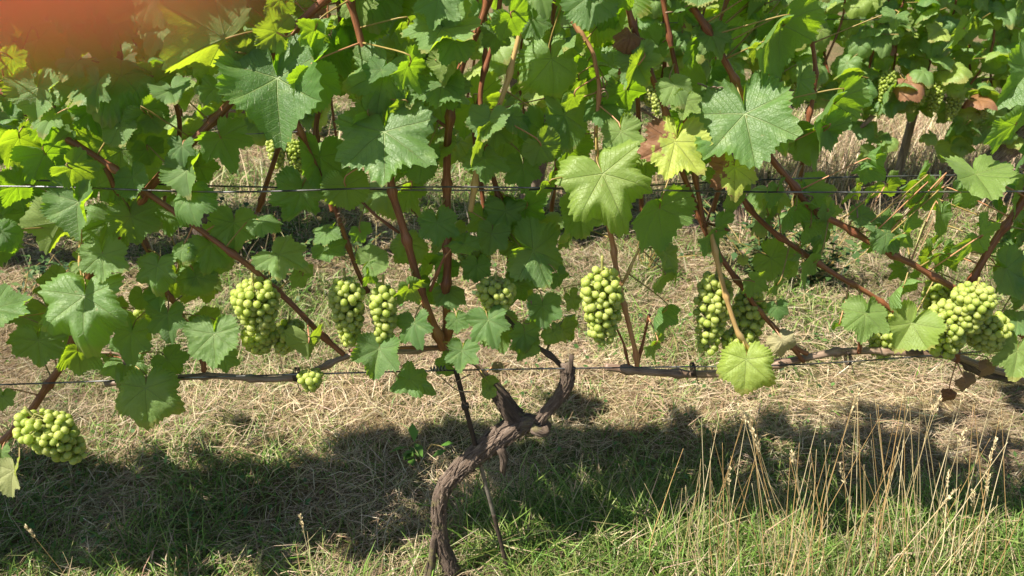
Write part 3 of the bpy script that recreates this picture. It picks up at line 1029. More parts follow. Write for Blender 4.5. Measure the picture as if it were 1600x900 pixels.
shoot(vine_r, [(878, 8), (920, 74), (928, 102), (934, 145), (931, 212), (938, 268)], 4.0, M_CANE_PINK, 0.02)
shoot(vine_r, [(938, 268), (944, 332), (956, 400), (971, 452), (981, 512), (994, 574)], 5.0, M_CANE_PINK, 0.005)
shoot(vine_r, [(931, 145), (958, 128), (984, 113)], 2.6, M_CANE, 0.02, 'side_shoot')
shoot(vine_r, [(1256, 565), (1226, 528), (1200, 500)], 4.0, M_CANE, 0.0, 'side_shoot')
shoot(vine_r, [(1342, 552), (1344, 535), (1343, 515)], 4.0, M_CANE, 0.0, 'side_shoot')
shoot(vine_r, [(1140, 360), (1110, 350), (1085, 338)], 2.5, M_CANE, 0.0, 'side_shoot')
shoot(vine_r, [(996, 575), (1004, 535), (1013, 492)], 2.6, M_CANE, 0.015, 'side_shoot')
shoot(vine_r, [(983, 570), (972, 538), (958, 512)], 2.2, M_CANE, 0.008, 'side_shoot')
shoot(vine_r, [(972, 445), (985, 420), (1004, 388)], 2.6, M_CANE_TAN, 0.0, 'side_shoot')
shoot(vine, [(672, 455), (684, 425), (699, 392)], 2.8, M_CANE, -0.012, 'side_shoot')
shoot(vine, [(690, 590), (715, 610), (740, 612)], 1.2, M_CANE_OLD, -0.01, 'side_shoot', 6)
shoot(vine, [(318, 580), (318, 560), (314, 545)], 4.5, M_CANE, -0.005, 'side_shoot')


rs = random.Random(41)
for k in range(11):                                   # shoots deeper in the canopy
    sx = 60 + k * 118 + rs.uniform(-30, 30)
    shoot(vine if 165 <= sx <= 905 else (vine_l if sx < 165 else vine_r), [(sx + rs.uniform(-30, 30), 330), (sx + rs.uniform(-20, 20), 200), (sx + rs.uniform(-25, 25), 90), (sx + rs.uniform(-30, 30), -60)], rs.uniform(3.5, 5.0), M_CANE, rs.uniform(.08, .22))


def tendril(parent, px, py, size, turns, ang, mat, off=-0.02):
    P = []
    a = math.radians(ang)
    for i in range(46):
        t = i / 45
        s = t * size * 1.5
        rad = size * 0.16 * t
        q = turns * 2 * math.pi * t * t
        ox = math.cos(a) * s * (1 - .45 * t) + math.cos(q) * rad
        oy = math.sin(a) * s * (1 - .45 * t) + math.sin(q) * rad
        P.append(row1(px + ox, py + oy, off + 0.012 * math.sin(q)))
    b0 = WORLD_LOC[parent.name]
    me = tube_mesh('tendril', P, [0.0013 * (1 - 0.5 * i / 45) for i in range(46)], mat, 6, 0.003, None, b0)
    return link_part('tendril', me, parent, b0)


tendril(vine, 720, 88, 42, 1.6, 165, M_CANE_PINK)
for (tx, ty, s, tu, a, vv, mt) in [(1040, 20, 60, 2.6, 350, vine_r, M_CANE_OLD), (1090, 130, 48, 3.0, 20, vine_r, M_CANE_OLD), (1065, 130, 40, 2.4, 60, vine_r, M_PET), (1110, 330, 30, 1.8, 110, vine_r, M_CANE),
                               (1245, 298, 30, 3, 30, vine_r, M_CANE_OLD), (1340, 340, 40, 1.3, 260, vine_r, M_CANE_OLD), (940, 120, 36, 2.2, 80, vine_r, M_CANE_OLD), (527, 310, 44, 2.2, 80, vine, M_CANE_OLD),
                               (500, 25, 36, 1.6, 60, vine, M_CANE_OLD), (830, 470, 40, 1.8, 100, vine, M_CANE_OLD), (190, 560, 26, 1.5, 200, vine, M_CANE), (1255, 400, 26, 2.0, 250, vine_r, M_CANE), (735, 585, 40, 1.0, 160, vine, M_CANE_OLD)]:
    tendril(vv, tx, ty, s, tu, a, mt)


# ---- leaves one can pick out: x, y of the stalk's end, width, tip direction, then look
def vof(px):
    return vine_l if px < 165 else (vine_r if px > 905 else vine)


def L_(px, py, w, ang, look='f', off=-0.03, ye=0.0, dr=0.0, yaw=None, pitch=None, kind=None, bl=0.0):
    """look: f faces us, s faces us in the shade side, u flat with the face up, b arching away so that the light comes through, e nearly edge on"""
    r = random
    if look == 'f': y_, p_ = r.uniform(-28, 12), r.uniform(28, 46)
    elif look == 's': y_, p_ = r.uniform(15, 50), r.uniform(5, 30)
    elif look == 'u': y_, p_ = r.uniform(-30, 30), r.uniform(64, 74)
    elif look == 'b': y_, p_ = 180 + r.uniform(24, 60), r.uniform(15, 33)
    else: y_, p_ = r.uniform(50, 70) * r.choice((-1, 1)), r.uniform(10, 50)
    if look == 'w': y_, p_ = 20, 71
    if yaw is not None: y_ = yaw
    if pitch is not None: p_ = pitch
    p = row1(px, py, off)
    n = Vector((math.sin(math.radians(y_)) * math.cos(math.radians(p_)), -math.cos(math.radians(y_)) * math.cos(math.radians(p_)), math.sin(math.radians(p_))))
    me = {'fold': FOLDED, 'crk': CRINKLED, 'curl': CURLED}.get(kind, LEAVES)
    lf = put_leaf(vof(px), p, metres(p, w) * 1.01, y_, p_, ang, r.choice(me), ye, dr)
    if bl: lf['bleaching'] = bl


HAND = '''
352 60 170 150 b -.06 y.3 fold|58 138 88 95 f -.05|190 118 150 160 u .02|142 172 62 80 s|188 196 66 70 f|228 178 70 80 b|268 140 66 60 u|72 240 104 90 b .0|207 276 64 75 f|292 266 78 85 f
285 228 46 90 f|190 235 160 95 s .03|345 215 84 90 b .01|318 130 34 170 f|365 40 50 95 s|313 28 56 90 b .02|30 215 80 110 b .03|20 130 80 90 s .03
433 122 178 86 f -.05|432 50 72 190 b -.05 y.4|602 112 112 105 f -.03|601 206 160 88 f -.06|690 45 118 110 u -.05|690 5 92 90 f|775 52 56 85 s|690 136 94 95 u|775 200 64 90 s|757 248 78 80 u
500 245 96 85 s .01|410 172 54 95 b|520 65 80 80 b .05|640 142 50 90 u|470 90 90 60 b .06|560 30 90 100 b .06|640 250 70 80 b .03|540 290 80 95 b .03
833 30 58 70 s|862 92 108 80 s .02|925 -8 96 95 f|992 95 74 65 f -.03|970 206 68 80 f -.03 y.15|942 272 144 68 f -.06 y.3|1055 222 112 105 f -.07 y.85 d.36|1148 262 76 90 f -.07 y.85 d.36|1164 178 160 84 f -.06
985 58 54 100 f -.02 d1.4 curl|1082 45 50 90 e .0 y.6 d.2|848 205 100 95 s .03|882 180 104 70 s .04|980 140 112 80 b .04|1165 20 120 90 b .04|1080 180 90 100 b .06|1010 245 90 90 b .06|905 125 70 60 b .07
1222 40 140 80 b .0|1250 125 72 95 s -.03|1302 162 124 85 b .01|1285 205 90 100 b .03|1238 200 54 90 b y.2|1357 255 60 25 b -.02|1612 105 125 128 f -.10 kk|1585 195 96 110 b -.04|1525 272 112 95 u -.04 y.2|1598 245 80 100 b .02
122 316 98 95 f -.05|95 348 92 130 b -.05 y.35 fold|160 398 76 85 f -.05|132 463 134 82 f -.06|205 338 82 85 s -.01|246 415 68 90 f -.04|295 306 78 80 f -.04|366 348 76 90 s|330 380 88 55 s|306 432 66 70 s|285 388 42 100 f
250 460 44 90 f -.03|262 492 66 85 f|206 520 76 95 f -.02|222 462 40 90 s|60 532 80 95 s -.02|122 548 66 110 b -.03 y.1|335 522 88 85 f -.05 y.05 crk|350 558 44 80 s|262 562 58 60 s|196 560 72 70 u .01|228 606 104 85 f -.05 y.08 crk
-12 484 100 332 w -.10 kk|305 508 40 30 s|2 362 60 0 e -.1|170 345 90 95 s .02
470 300 86 110 s|408 345 54 20 u|436 398 84 20 u -.02|472 430 46 95 b -.02|512 388 56 20 u -.02|577 408 54 325 f -.03 y.12|563 362 40 80 b|580 424 46 100 b|640 380 62 70 s .01|512 362 50 150 u|683 348 66 85 f -.02|640 450 60 70 b .02
648 505 62 80 f -.04|713 500 38 85 f -.03|700 455 54 70 u .01|763 500 68 75 f -.05|722 548 55 95 f -.05|592 545 78 100 f -.05 fold|640 592 68 10 u -.04|482 535 62 110 b -.05 y.4 fold|768 365 58 100 s|724 382 52 15 u|745 415 50 90 s|820 520 58 80 s -.01
833 392 114 15 s .0|905 325 88 80 s .02|836 420 56 40 s|872 432 40 60 s|848 478 60 85 s -.01|865 518 40 60 s|815 535 50 95 s|893 466 40 60 s .01|790 330 70 85 s .03|755 340 60 90 s .03|810 445 55 100 s .03|700 420 46 80 s .02
1030 325 114 80 b .0|1040 395 74 60 e .0 y.1|1034 432 52 95 b -.02 y.1|1034 488 56 100 b .0|1022 538 46 100 b .02|1166 562 92 95 f -.06 y.45 crk|1118 362 80 85 b .02|1148 312 54 80 b .03|1161 404 19 90 f .0 y.7|1178 440 54 20 b .01
1212 300 60 90 b|1240 328 66 90 b .01|1270 410 70 110 b -.0|1263 355 46 90 b|1292 330 44 80 b .02|1345 338 54 10 u -.01|1363 303 42 90 b|1412 365 74 20 b -.02|1385 365 62 40 f -.03|1470 335 66 90 s .01|1448 308 64 90 b|1522 300 58 95 b y.15
1530 372 90 30 b .0|1572 420 86 20 s .0|1405 450 62 70 b .01|1352 490 78 95 f -.05 y.15|1424 505 84 120 f -.05 y.3|1212 445 36 90 b|1214 480 34 80 f|1222 532 46 70 f -.03 c1 curl|1590 548 76 100 f -.06 y.2|1545 570 28 100 f -.05 d1.5 c.25 curl|1512 596 34 60 f -.04 d1.5 c.25 curl|1484 615 24 100 f -.03 d1.5 curl
1598 455 46 90 s|1590 503 60 10 u|5 620 38 90 f|2 705 36 95 f|22 735 66 95 f -.05 y.3 c.45 fold|1470 395 50 60 b|1310 505 30 30 b|760 592 30 60 b -.03 y.2|765 610 26 90 f -.03|700 570 40 200 s .0|778 572 20 90 f .0 d1.2 c.5
80 210 100 70 s .04|130 140 90 90 s .05|240 130 80 100 b .05|30 290 90 95 b .05|260 330 70 85 s .05|130 250 90 85 s .05|60 60 90 90 b .05|150 30 100 100 b .05|240 20 90 80 b .04|10 20 90 60 b .05
'''
for line in HAND.strip().splitlines():
    for rec in line.split('|'):
        t = rec.split()
        px, py, w, ang, look = float(t[0]), float(t[1]), float(t[2]), float(t[3]), t[4]
        off, ye, dr, kind, bl = -0.03, 0.0, 0.0, None, 0.0
        for e in t[5:]:
            if e[0] == 'y': ye = float(e[1:])
            elif e[0] == 'd': dr = float(e[1:])
            elif e[0] == 'c' and e[1] in '.01': bl = float(e[1:])
            elif e in ('fold', 'crk', 'curl'): kind = e
            elif e == 'kk': pass
            else: off = float(e)
        if off == -0.03 and look == 's': off = 0.0
        if look == 'b' and -0.03 <= off <= 0.03: off = -0.03
        L_(px, py, w, ang, look, off, ye, dr, None, None, kind, bl)

# ---- the rest of the near canopy
rr = random.Random(99)


def in_window(px, py):
    """the gap at the upper right where the far row shows, and the gaps below the canopy"""
    if px > 1255 and py < 262: return True
    return False


fill = 0
tries = 0
while fill < 230 and tries < 5000:
    tries += 1
    px = rr.uniform(-60, 1640); py = rr.uniform(-110, 300)
    if in_window(px, py) and rr.random() > 0.06: continue
    if py > 240 and rr.random() < 0.55: continue
    if 250 < px < 500 and py > 180 and rr.random() < 0.6: continue
    deep = rr.random()
    off = rr.uniform(0.05, 0.21) if deep < 0.46 else rr.uniform(-0.07, 0.03)
    look = rr.choice('bbbbssfffuu') if deep < .46 else rr.choice('ffubbb')
    p = row1(px, py, off)
    if look == 'f': y_, p_ = rr.uniform(-40, 25), rr.uniform(20, 55)
    elif look == 's': y_, p_ = rr.uniform(15, 70), rr.uniform(0, 40)
    elif look == 'u': y_, p_ = rr.uniform(-60, 60), rr.uniform(60, 80)
    else: y_, p_ = 180 + rr.uniform(20, 68), rr.uniform(12, 36)
    ye = rr.choice((0, 0, 0, 0, 0, 0.12, 0.25))
    put_leaf(vof(px), p, (rr.uniform(0.035, 0.07) if rr.random() < .6 or deep >= .46 else rr.uniform(.08, .12)), y_, p_, 90 + rr.gauss(0, 35), rr.choice(LEAVES), ye)
    fill += 1


for (n_, x0, x1, y0, y1) in ((34, 1180, 1620, 285, 430), (22, 0, 330, 300, 540), (14, 640, 890, 300, 520)):
    for _ in range(n_):
        px, py = rr.uniform(x0, x1), rr.uniform(y0, y1)
        look = rr.choice('bbbsf')
        if look == 'f': y_, p_ = rr.uniform(-40, 25), rr.uniform(20, 55)
        elif look == 's': y_, p_ = rr.uniform(15, 70), rr.uniform(0, 40)
        else: y_, p_ = 180 + rr.uniform(20, 68), rr.uniform(12, 36)
        put_leaf(vof(px), row1(px, py, rr.uniform(.02, .12)), rr.uniform(.04, .085), y_, p_, 90 + rr.gauss(0, 40), rr.choice(LEAVES), rr.choice((0, 0, .1, .25)))


def mass_spots(n, x0, x1, z0, z1, fy, thick, wmin=0.08, wmax=0.15):
    out = []
    for _ in range(n):
        xx = rr.uniform(x0, x1); p = Vector((xx, fy(xx) + rr.gauss(0, thick), rr.uniform(z0, z1)))
        back = rr.random() < 0.4
        out.append((p, rr.uniform(wmin, wmax), (180 if back else 0) + rr.uniform(-70, 70), rr.uniform(5, 60), 90 + rr.gauss(0, 30)))
    return out


near_y = lambda xx: 1.16 + 0.07 * xx
leaf_mass('foliage', vine, mass_spots(48, -0.75, 0.25, 1.15, 1.23, near_y, 0.08), MID_NP)
leaf_mass('foliage', vine_r, mass_spots(62, 0.25, 1.6, 1.15, 1.24, near_y, 0.08) + mass_spots(60, 1.0, 1.7, 0.6, 1.07, near_y, 0.12), MID_NP)
leaf_mass('foliage', vine_l, mass_spots(190, -1.95, -0.82, 0.58, 1.20, near_y, 0.09) + mass_spots(45, -1.7, -0.95, 0.75, 1.15, lambda xx: 0.95, 0.06), MID_NP)  # second batch: unseen leaves before the row, added to shade the lower-left ground

# ------------------------------------------------------------------ grape bunches
import bmesh
bm = bmesh.new()
bmesh.ops.create_icosphere(bm, subdivisions=3, radius=0.5)
for v in bm.verts:
    v.co.z *= 1.05
gme = bpy.data.meshes.new('grape')
bm.to_mesh(gme); bm.free()
gme.polygons.foreach_set('use_smooth', np.ones(len(gme.polygons), bool))
gme.materials.append(M_GRAPE)
bm = bmesh.new(); bmesh.ops.create_icosphere(bm, subdivisions=2, radius=0.5)
FAR_V = np.array([v.co[:] for v in bm.verts]); FAR_F = [tuple(v.index for v in f.verts) for f in bm.faces]
gme_far = bpy.data.meshes.new('far_grape'); bm.to_mesh(gme_far); bm.free()
gme_far.polygons.foreach_set('use_smooth', np.ones(len(gme_far.polygons), bool)); gme_far.materials.append(M_GRAPE)


def bunch(parent, center, W, H, seed, lean=0.0, d=0.0135, mesh=None, taper=0.45):
    """berries packed over the outside of a hanging cone, none through its neighbour, on a branched stalk"""
    r_ = random.Random(seed)
    pts = []
    for _ in range(9000):
        t = r_.random()
        wide = (0.55 + 0.45 * min(1, t / 0.22)) if t < 0.22 else 1.0 - (1 - taper) * ((t - 0.22) / 0.78) ** 1.4
        a = r_.uniform(0, 2 * math.pi); q = r_.choice((1.05, 1.0, .85, .6, .3))
        rx, ry = (W - d) / 2 * wide * q, min((W - d) / 2, 0.032) * wide * q
        z = (0.5 - t) * (H - d)
        p = Vector((math.cos(a) * rx + lean * z, math.sin(a) * ry, z))
        s = d * r_.choice((r_.uniform(.88, 1.12), r_.uniform(.88, 1.12), r_.uniform(.7, .95)))
        if all((p - k).length > (s + ks) * 0.395 for k, ks in pts):
            pts.append((p, s))
        if len(pts) > 150: break
    c = Vector(center)
    path = [Vector((lean * H * .62, 0.0, H * 0.62)), Vector((lean * H * .45, 0, H * 0.45)), Vector((0, 0, 0)), Vector((-lean * H * .4, 0, -H * 0.4))]
    V, F, UV = tube_arrays(*catmull(path, [0.0022, 0.002, 0.0016, 0.001], 0.01), 6)
    for p, s in pts[::2]:
        core = Vector((lean * p.z, 0, p.z + 0.008))
        v, f, u = tube_arrays([core, core.lerp(p, 0.5) + Vector((0, 0, 0.002)), p], [0.0008, 0.0007, 0.0007], 4, None, False)
        o = len(V); V += v; UV += u; F += [tuple(o + i for i in q) for q in f]
    st = link_part('grape_bunch', mesh_from('bunch_stalk', V, F, M_RACHIS, UV), parent, c)
    if mesh is not None:                              # too far off to tell the berries apart
        bv, bf = [], []
        for p, s in pts:
            o = len(bv); bv.extend(FAR_V * s + np.array(p)); bf.extend([tuple(o + i for i in f) for f in FAR_F])
        o = link_part('berries', mesh_from('berries', bv, bf, M_GRAPE), st, c)
        o['kind'] = 'stuff'
        return st
    for p, s in pts:
        q = Vector((r_.uniform(-1, 1), r_.uniform(-1, 1), r_.uniform(-1, 1))).normalized().to_track_quat('Z', 'Y')
        link_part('grape', mesh or gme, st, c + p, q, (s * r_.uniform(.93, 1.05), s * r_.uniform(.93, 1.05), s * r_.uniform(.96, 1.1)))
    return st


def pix_bunch(parent, px, py, w, h, seed, off=0.0, lean=0.0, d=0.0124, taper=0.45):
    p = row1(px, py, off)
    return bunch(parent, p, metres(p, w), metres(p, h) * 1.08, seed, lean, d, None, taper)


pix_bunch(vine, 402, 482, 76, 90, 1, -.035, 0.0)
pix_bunch(vine, 405, 530, 58, 50, 2, .0, 0.0)
pix_bunch(vine, 448, 527, 56, 56, 3, .01, 0.25)
pix_bunch(vine, 544, 487, 58, 110, 4, -.03)
pix_bunch(vine, 600, 494, 48, 104, 5, -.035, 0.05)
pix_bunch(vine, 775, 463, 66, 58, 6, -.02, 0.0)
pix_bunch(vine_r, 941, 478, 72, 126, 7, -.035, -0.05)
pix_bunch(vine_r, 1112, 490, 62, 130, 8, .0, 0.0)
pix_bunch(vine_r, 1166, 510, 58, 120, 9, .02, 0.0)
pix_bunch(vine_r, 1150, 535, 56, 40, 10, -.0, 0.3)
pix_bunch(vine_r, 1482, 514, 74, 92, 11, -.05, 0.0)
pix_bunch(vine_r, 1518, 480, 66, 76, 12, -.07, 0.0)
pix_bunch(vine_r, 1540, 518, 76, 66, 13, -.04, -0.2)
pix_bunch(vine_r, 1464, 462, 50, 56, 14, .01, 0.0)
pix_bunch(vine_l, 84, 683, 84, 84, 15, -.07, -0.55)
pix_bunch(vine, 485, 594, 44, 36, 16, -.03)
pix_bunch(vine_r, 1384, 522, 58, 80, 17, .03)
pix_bunch(vine_r, 1322, 474, 22, 26, 18, .0)
pix_bunch(vine, 742, 408, 58, 44, 19, .06)
pix_bunch(vine, 222, 492, 26, 22, 20, .02)
pix_bunch(vine_r, 945, 245, 26, 26, 21, .03)

# ------------------------------------------------------------------ wires, rod, far row
def wire(pts, r, label, group=None, name='trellis_wire'):
    b0 = Vector(pts[0])
    me = tube_mesh(name, pts, [r] * len(pts), M_WIRE, 6, 0.05, None, b0)
    o = link_part(name, me, None, b0)
    o['label'] = label; o['category'] = 'wire'
    if group: o['group'] = group
    return o


fw = wire([row1(-500, 612, -.012), row1(0, 601, -.012), row1(300, 590, -.012), row1(690, 579, -.012), row1(1000, 574, -.012), row1(1260, 569, -.012), row1(1600, 545, -.012), row1(2100, 515, -.012)], 0.0014,
          'bottom galvanised wire carrying the fruiting canes of the near row')
wire([row1(-500, 300, -.045), row1(0, 291, -.045), row1(350, 300, -.045), row1(700, 292, -.045), row1(1200, 300, -.045), row1(1600, 299, -.045), row1(2100, 296, -.045)], 0.0013, 'front foliage wire of the near row, crossing before the big leaves')
wire([row1(-500, 282, .03), row1(0, 281, .03), row1(350, 291, .03), row1(800, 297, .03), row1(1250, 279, .03), row1(1600, 272, .03), row1(2100, 262, .03)], 0.0013, 'rear foliage wire of the near row, seen just above the front one')
# the tensioner twisted round the bottom wire
b0 = row1(685, 577, -.014)
P = []
for i in range(60):
    t = i / 59
    P.append(b0 + Vector(((t - .5) * 0.026, 0.0035 * math.cos(t * 30), 0.0035 * math.sin(t * 30) + 0.003 * t)))
cl = link_part('wire_clip', tube_mesh('wire_clip', P, [0.0012] * 60, M_WIRE, 6, 0.004, None, b0), None, b0)
cl['label'] = 'small twisted wire clip on the bottom wire above the rod'; cl['category'] = 'clip'

for k, (px, py, lab) in enumerate([(460, 585, 'twist tie holding the left cane to the bottom wire near the small hanging grapes'), (1080, 577, 'twist tie on the right cane just left of the crinkled yellow leaf'),
                                   (1322, 560, 'twist tie on the right cane under the half hidden bunch'), (250, 591, 'twist tie on the left cane beside the crinkled hanging leaf')]):
    b0 = row1(px, py, .002)
    P = [b0 + Vector((0.0012 * i / 8, 0.012 * math.cos(i * .5), 0.011 * math.sin(i * .5))) for i in range(40)] + [b0 + Vector((.008, -.014, -.012)), b0 + Vector((.012, -.016, -.02))]
    o = link_part('cane_tie', tube_mesh('cane_tie', P, [.0008] * len(P), M_RUST, 5, .006, None, b0), None, b0)
    o['label'] = lab; o['category'] = 'tie'

a = row1(712, 578, -.004); bb_ = row1(803, 925, .0); bb_.z = min(bb_.z, 0.0)
rod_dir = (bb_ - a)
rod = thing('support_rod', 'thin rusty metal rod slanting from the bottom wire to the grass beside the trunk', 'rod', bb_)
o = link_part('upper_rod', tube_mesh('upper_rod', [a, a + rod_dir * 0.16, a + rod_dir * 0.30], [0.0042] * 3, M_RUST, 10, 0.01, None, bb_), rod, bb_)
o = link_part('middle_rod', tube_mesh('middle_rod', [a + rod_dir * 0.29, a + rod_dir * 0.45, a + rod_dir * 0.62], [0.0036] * 3, M_ROD, 10, 0.01, None, bb_), rod, bb_)
o = link_part('lower_rod', tube_mesh('lower_rod', [a + rod_dir * 0.61, a + rod_dir * 0.8, a + rod_dir * 1.03], [0.0038] * 3, M_RUST, 10, 0.01, None, bb_), rod, bb_)
c_ = a + rod_dir * 0.135
o = link_part('collar', tube_mesh('collar', [c_, c_ + rod_dir * 0.016], [0.0066, 0.0066], M_RUST, 10, 0.01, None, bb_), rod, bb_)


def y2(xx): return 3.0 + 0.2 * xx


FAR_LABELS = ['far row vine at the left edge with a dark trunk behind a thin bluish leaf', 'far row vine with a dark upright trunk showing below the paired wires',
              'far row vine hidden behind the middle of the near canopy', 'far row vine seen through the gap with a bent pale cane in the middle right',
              'far row vine in the upper right corner with a thick leaning trunk and bunches']
FAR_X = [-1.95, -1.16, 0.05, 0.98, 2.02]
far_vines = []
for i, (fx, lab) in enumerate(zip(FAR_X, FAR_LABELS)):
    fy = y2(fx) + (-.05 if i != 0 else 0)
    v = thing('grape_vine', lab, 'vine', (fx, fy, 0))
    far_vines.append(v)
    r_ = random.Random(300 + i)
    lean = [0.0, -0.03, 0.05, -0.10, 0.20][i]
    pts = [Vector((fx, fy, -.04)), Vector((fx + lean * .3, fy, .12)), Vector((fx + lean * .8, fy, .26)), Vector((fx + lean * 1.3, fy - .02, .40)), Vector((fx + lean * 1.2, fy, .50))]
    tr = 0.048 if i == 4 else 0.036
    woody('trunk', None, [tr * 1.1, tr, tr, tr * 1.05, tr * .6], v, M_BARK_DARK if i < 2 else M_BARK, 40 + i, 30, 0, 20, 0.01, pts=pts, step=0.02)
    # a bent cane each way and upright shoots
    for sgn in (-1, 1):
        head = pts[-2]
        cp = [head, head + Vector((sgn * .16, .02, .16)), head + Vector((sgn * .36, .08, .12)), head + Vector((sgn * .52, .10, .02))]
        b0 = WORLD_LOC[v.name]
        link_part('cane', tube_mesh('cane', cp, [.009, .007, .006, .005], M_CANE_OLD, 7, 0.03, None, b0), v, b0)
    for k in range(9):
        sx = fx - .52 + k * .13 + r_.uniform(-.03, .03)
        q = [Vector((sx, y2(sx) + r_.uniform(-.05, .05), .46 + r_.uniform(-.03, .05)))]
        for s in range(4):
            q.append(q[-1] + Vector((r_.uniform(-.07, .07), r_.uniform(-.05, .05), .2)))
        b0 = WORLD_LOC[v.name]
        link_part('shoot', tube_mesh('shoot', q, [.0052, .005, .0046, .004, .003], M_CANE, 6, 0.04, None, b0), v, b0)
    # leaves
    nl = 285 if i >= 3 else (240 if i == 2 else 190)
    for k in range(nl):
        xx = fx + r_.uniform(-.58, .58 if i != 3 else .75)
        zz = 0.50 + 0.74 * r_.random() ** 0.8
        if i == 3 and xx < fx + .15 and zz < .62: zz += .2
        if i == 4 and r_.random() < .22: zz = r_.uniform(.30, .55)
        front = r_.random() < 0.75
        p = Vector((xx, y2(xx) + (r_.uniform(-.20, -.05) if front else r_.uniform(-.05, .22)), zz))
        lk = r_.random()
        if lk < .62: yw, pt = r_.uniform(-55, 25), r_.uniform(20, 60)
        elif lk < .85: yw, pt = 180 + r_.uniform(-60, 60), r_.uniform(10, 55)
        else: yw, pt = r_.uniform(-180, 180), r_.uniform(50, 80)
        put_leaf(v, p, r_.uniform(.06, .135), yw, pt, 90 + r_.gauss(0, 35), r_.choice(FAR), r_.choice((0, 0, .1, .2, .35, .5)), 1.4 if r_.random() < .03 else 0.0)
    leaf_mass('foliage', v, mass_spots(150 if i >= 3 else 90, fx - .6, fx + .6, .52, 1.25, lambda xx: y2(xx) + .17, .08, .06, .13))
    # bunches
    for k in range(7 if i >= 3 else 4):
        xx = fx + r_.uniform(-.5, .5)
        p = Vector((xx, y2(xx) - r_.uniform(.02, .16), r_.uniform(.50, .62)))
        V, F = [], []
        W, H = r_.uniform(.05, .07), r_.uniform(.08, .13)
        bunch(v, p, W, H, 500 + i * 10 + k, r_.uniform(-.1, .1), 0.0145, gme_far, .5)
b0 = WORLD_LOC[far_vines[3].name]
link_part('cane', tube_mesh('cane', [row2(1345, 200, -.12), row2(1375, 172, -.13), row2(1410, 155, -.12), row2(1452, 146, -.1), row2(1490, 160, -.06)], [.010, .011, .010, .010, .009], M_CANE_OLD, 8, 0.03, None, b0), far_vines[3], b0)
# bunches that show through the gaps
for (px, py, vi) in [(432, 238, 1), (462, 245, 1), (600, 155, 2), (672, 168, 2), (1440, 140, 3), (1462, 152, 4), (1490, 165, 4), (1528, 190, 4), (1385, 135, 3)]:
    p = row2(px, py, -.16)
    bunch(far_vines[vi], p, .07, .13, int(px), 0.0, 0.0145, gme_far, .5)

for k, (zz, lab) in enumerate([(.50, 'bottom wire of the far row, below its hanging bunches'), (.82, 'dark middle wire of the far row among its leaves'), (1.0, 'upper wire of the far row under the top leaves')]):
    wire([Vector((xx, y2(xx) - .1 - .02 * k, zz + .015 * math.sin(xx * 2))) for xx in np.linspace(-4, 4, 9)], 0.0016, lab)

# a wooden post of the far row, seen in the gap
pb = Vector((1.80, y2(1.8) + .15, 0))
me = tube_mesh('post', [pb + Vector((0, 0, -.05)), pb + Vector((.02, 0, .4)), pb + Vector((.05, 0, 1.25))], [.019, .018, .017], M_POST, 14, 0.03, bark_disp(77, .06), pb)
o = link_part('trellis_post', me, None, pb); o['label'] = 'weathered round wooden post behind the dry grass in the upper right gap'; o['category'] = 'post'

# third row, all but hidden
for i, fx in enumerate((-2.6, -1.3, 0.0, 1.3, 2.6, 3.9)):
    fy = 5.0 + 0.2 * fx
    v = thing('grape_vine', 'leafy vine of the third row, glimpsed between leaves of the far row', 'vine', (fx, fy, 0), 'third row vines behind the far row')
    woody('trunk', None, [.04, .036, .036, .03], v, M_BARK_DARK, 60 + i, 0, 0, 12, pts=[Vector((fx, fy, -.04)), Vector((fx + .03, fy, .2)), Vector((fx - .02, fy, .4)), Vector((fx, fy, .6))], step=0.04)
    leaf_mass('foliage', v, mass_spots(150, fx - .7, fx + .7, .5, 1.5, lambda xx: 5.0 + .2 * xx, .16))

# ------------------------------------------------------------------ weeds and tall dry grass
def weed(label, px, py, h, spread, n, cols, seed, leafw=0.012, group=None):
    g0 = on_ground(px, py); g0.z = gz(g0.x, g0.y)
    r_ = np.random.default_rng(seed)
    t = thing('weed', label, 'weed', g0, group)
    V, Q, Cc, o = [], [], [], 0
    SV, SF = [], []
    for s in range(n):
        top = Vector((r_.normal(0, spread), r_.normal(0, spread), h * r_.uniform(.55, 1.0)))
        pts = [Vector((0, 0, -.01)), top * .5 + Vector((r_.normal(0, .02), r_.normal(0, .02), .02)), top]
        path, rad = catmull(pts, [.0022, .0018, .001], .02)
        v, f, u = tube_arrays(path, rad, 5, None, False)
        k0 = len(SV); SV += v; SF += [tuple(k0 + i for i in q) for q in f]
        m = int(26 * h / .3)
        for k in range(m):
            q = path[int(r_.integers(1, len(path)))]
            a = r_.uniform(0, 6.28)
            L = leafw * r_.uniform(1.3, 3.2); w = leafw * r_.uniform(.4, .8)
            d = np.array([math.cos(a), math.sin(a), r_.uniform(-.4, .8)]); sd = np.array([-math.sin(a), math.cos(a), r_.uniform(-.4, .4)])
            b_ = np.array(q)
            V += [b_, b_ + d * L * .5 + sd * w, b_ + d * L + np.array([0, 0, -.2 * L]), b_ + d * L * .5 - sd * w]
            Q.append((o, o + 1, o + 2, o + 3)); o += 4
            c_ = np.array(cols[int(r_.integers(0, len(cols)))]) * r_.uniform(.75, 1.25)
            Cc += [c_] * 4
    link_part('stem', mesh_from('stem', SV, SF, M_PET), t, g0)
    me = big_quads('foliage', np.array(V), np.array(Q), M_GRASS, np.array(Cc))
    fo = link_part('foliage', me, t, g0); fo['kind'] = 'stuff'
    return t


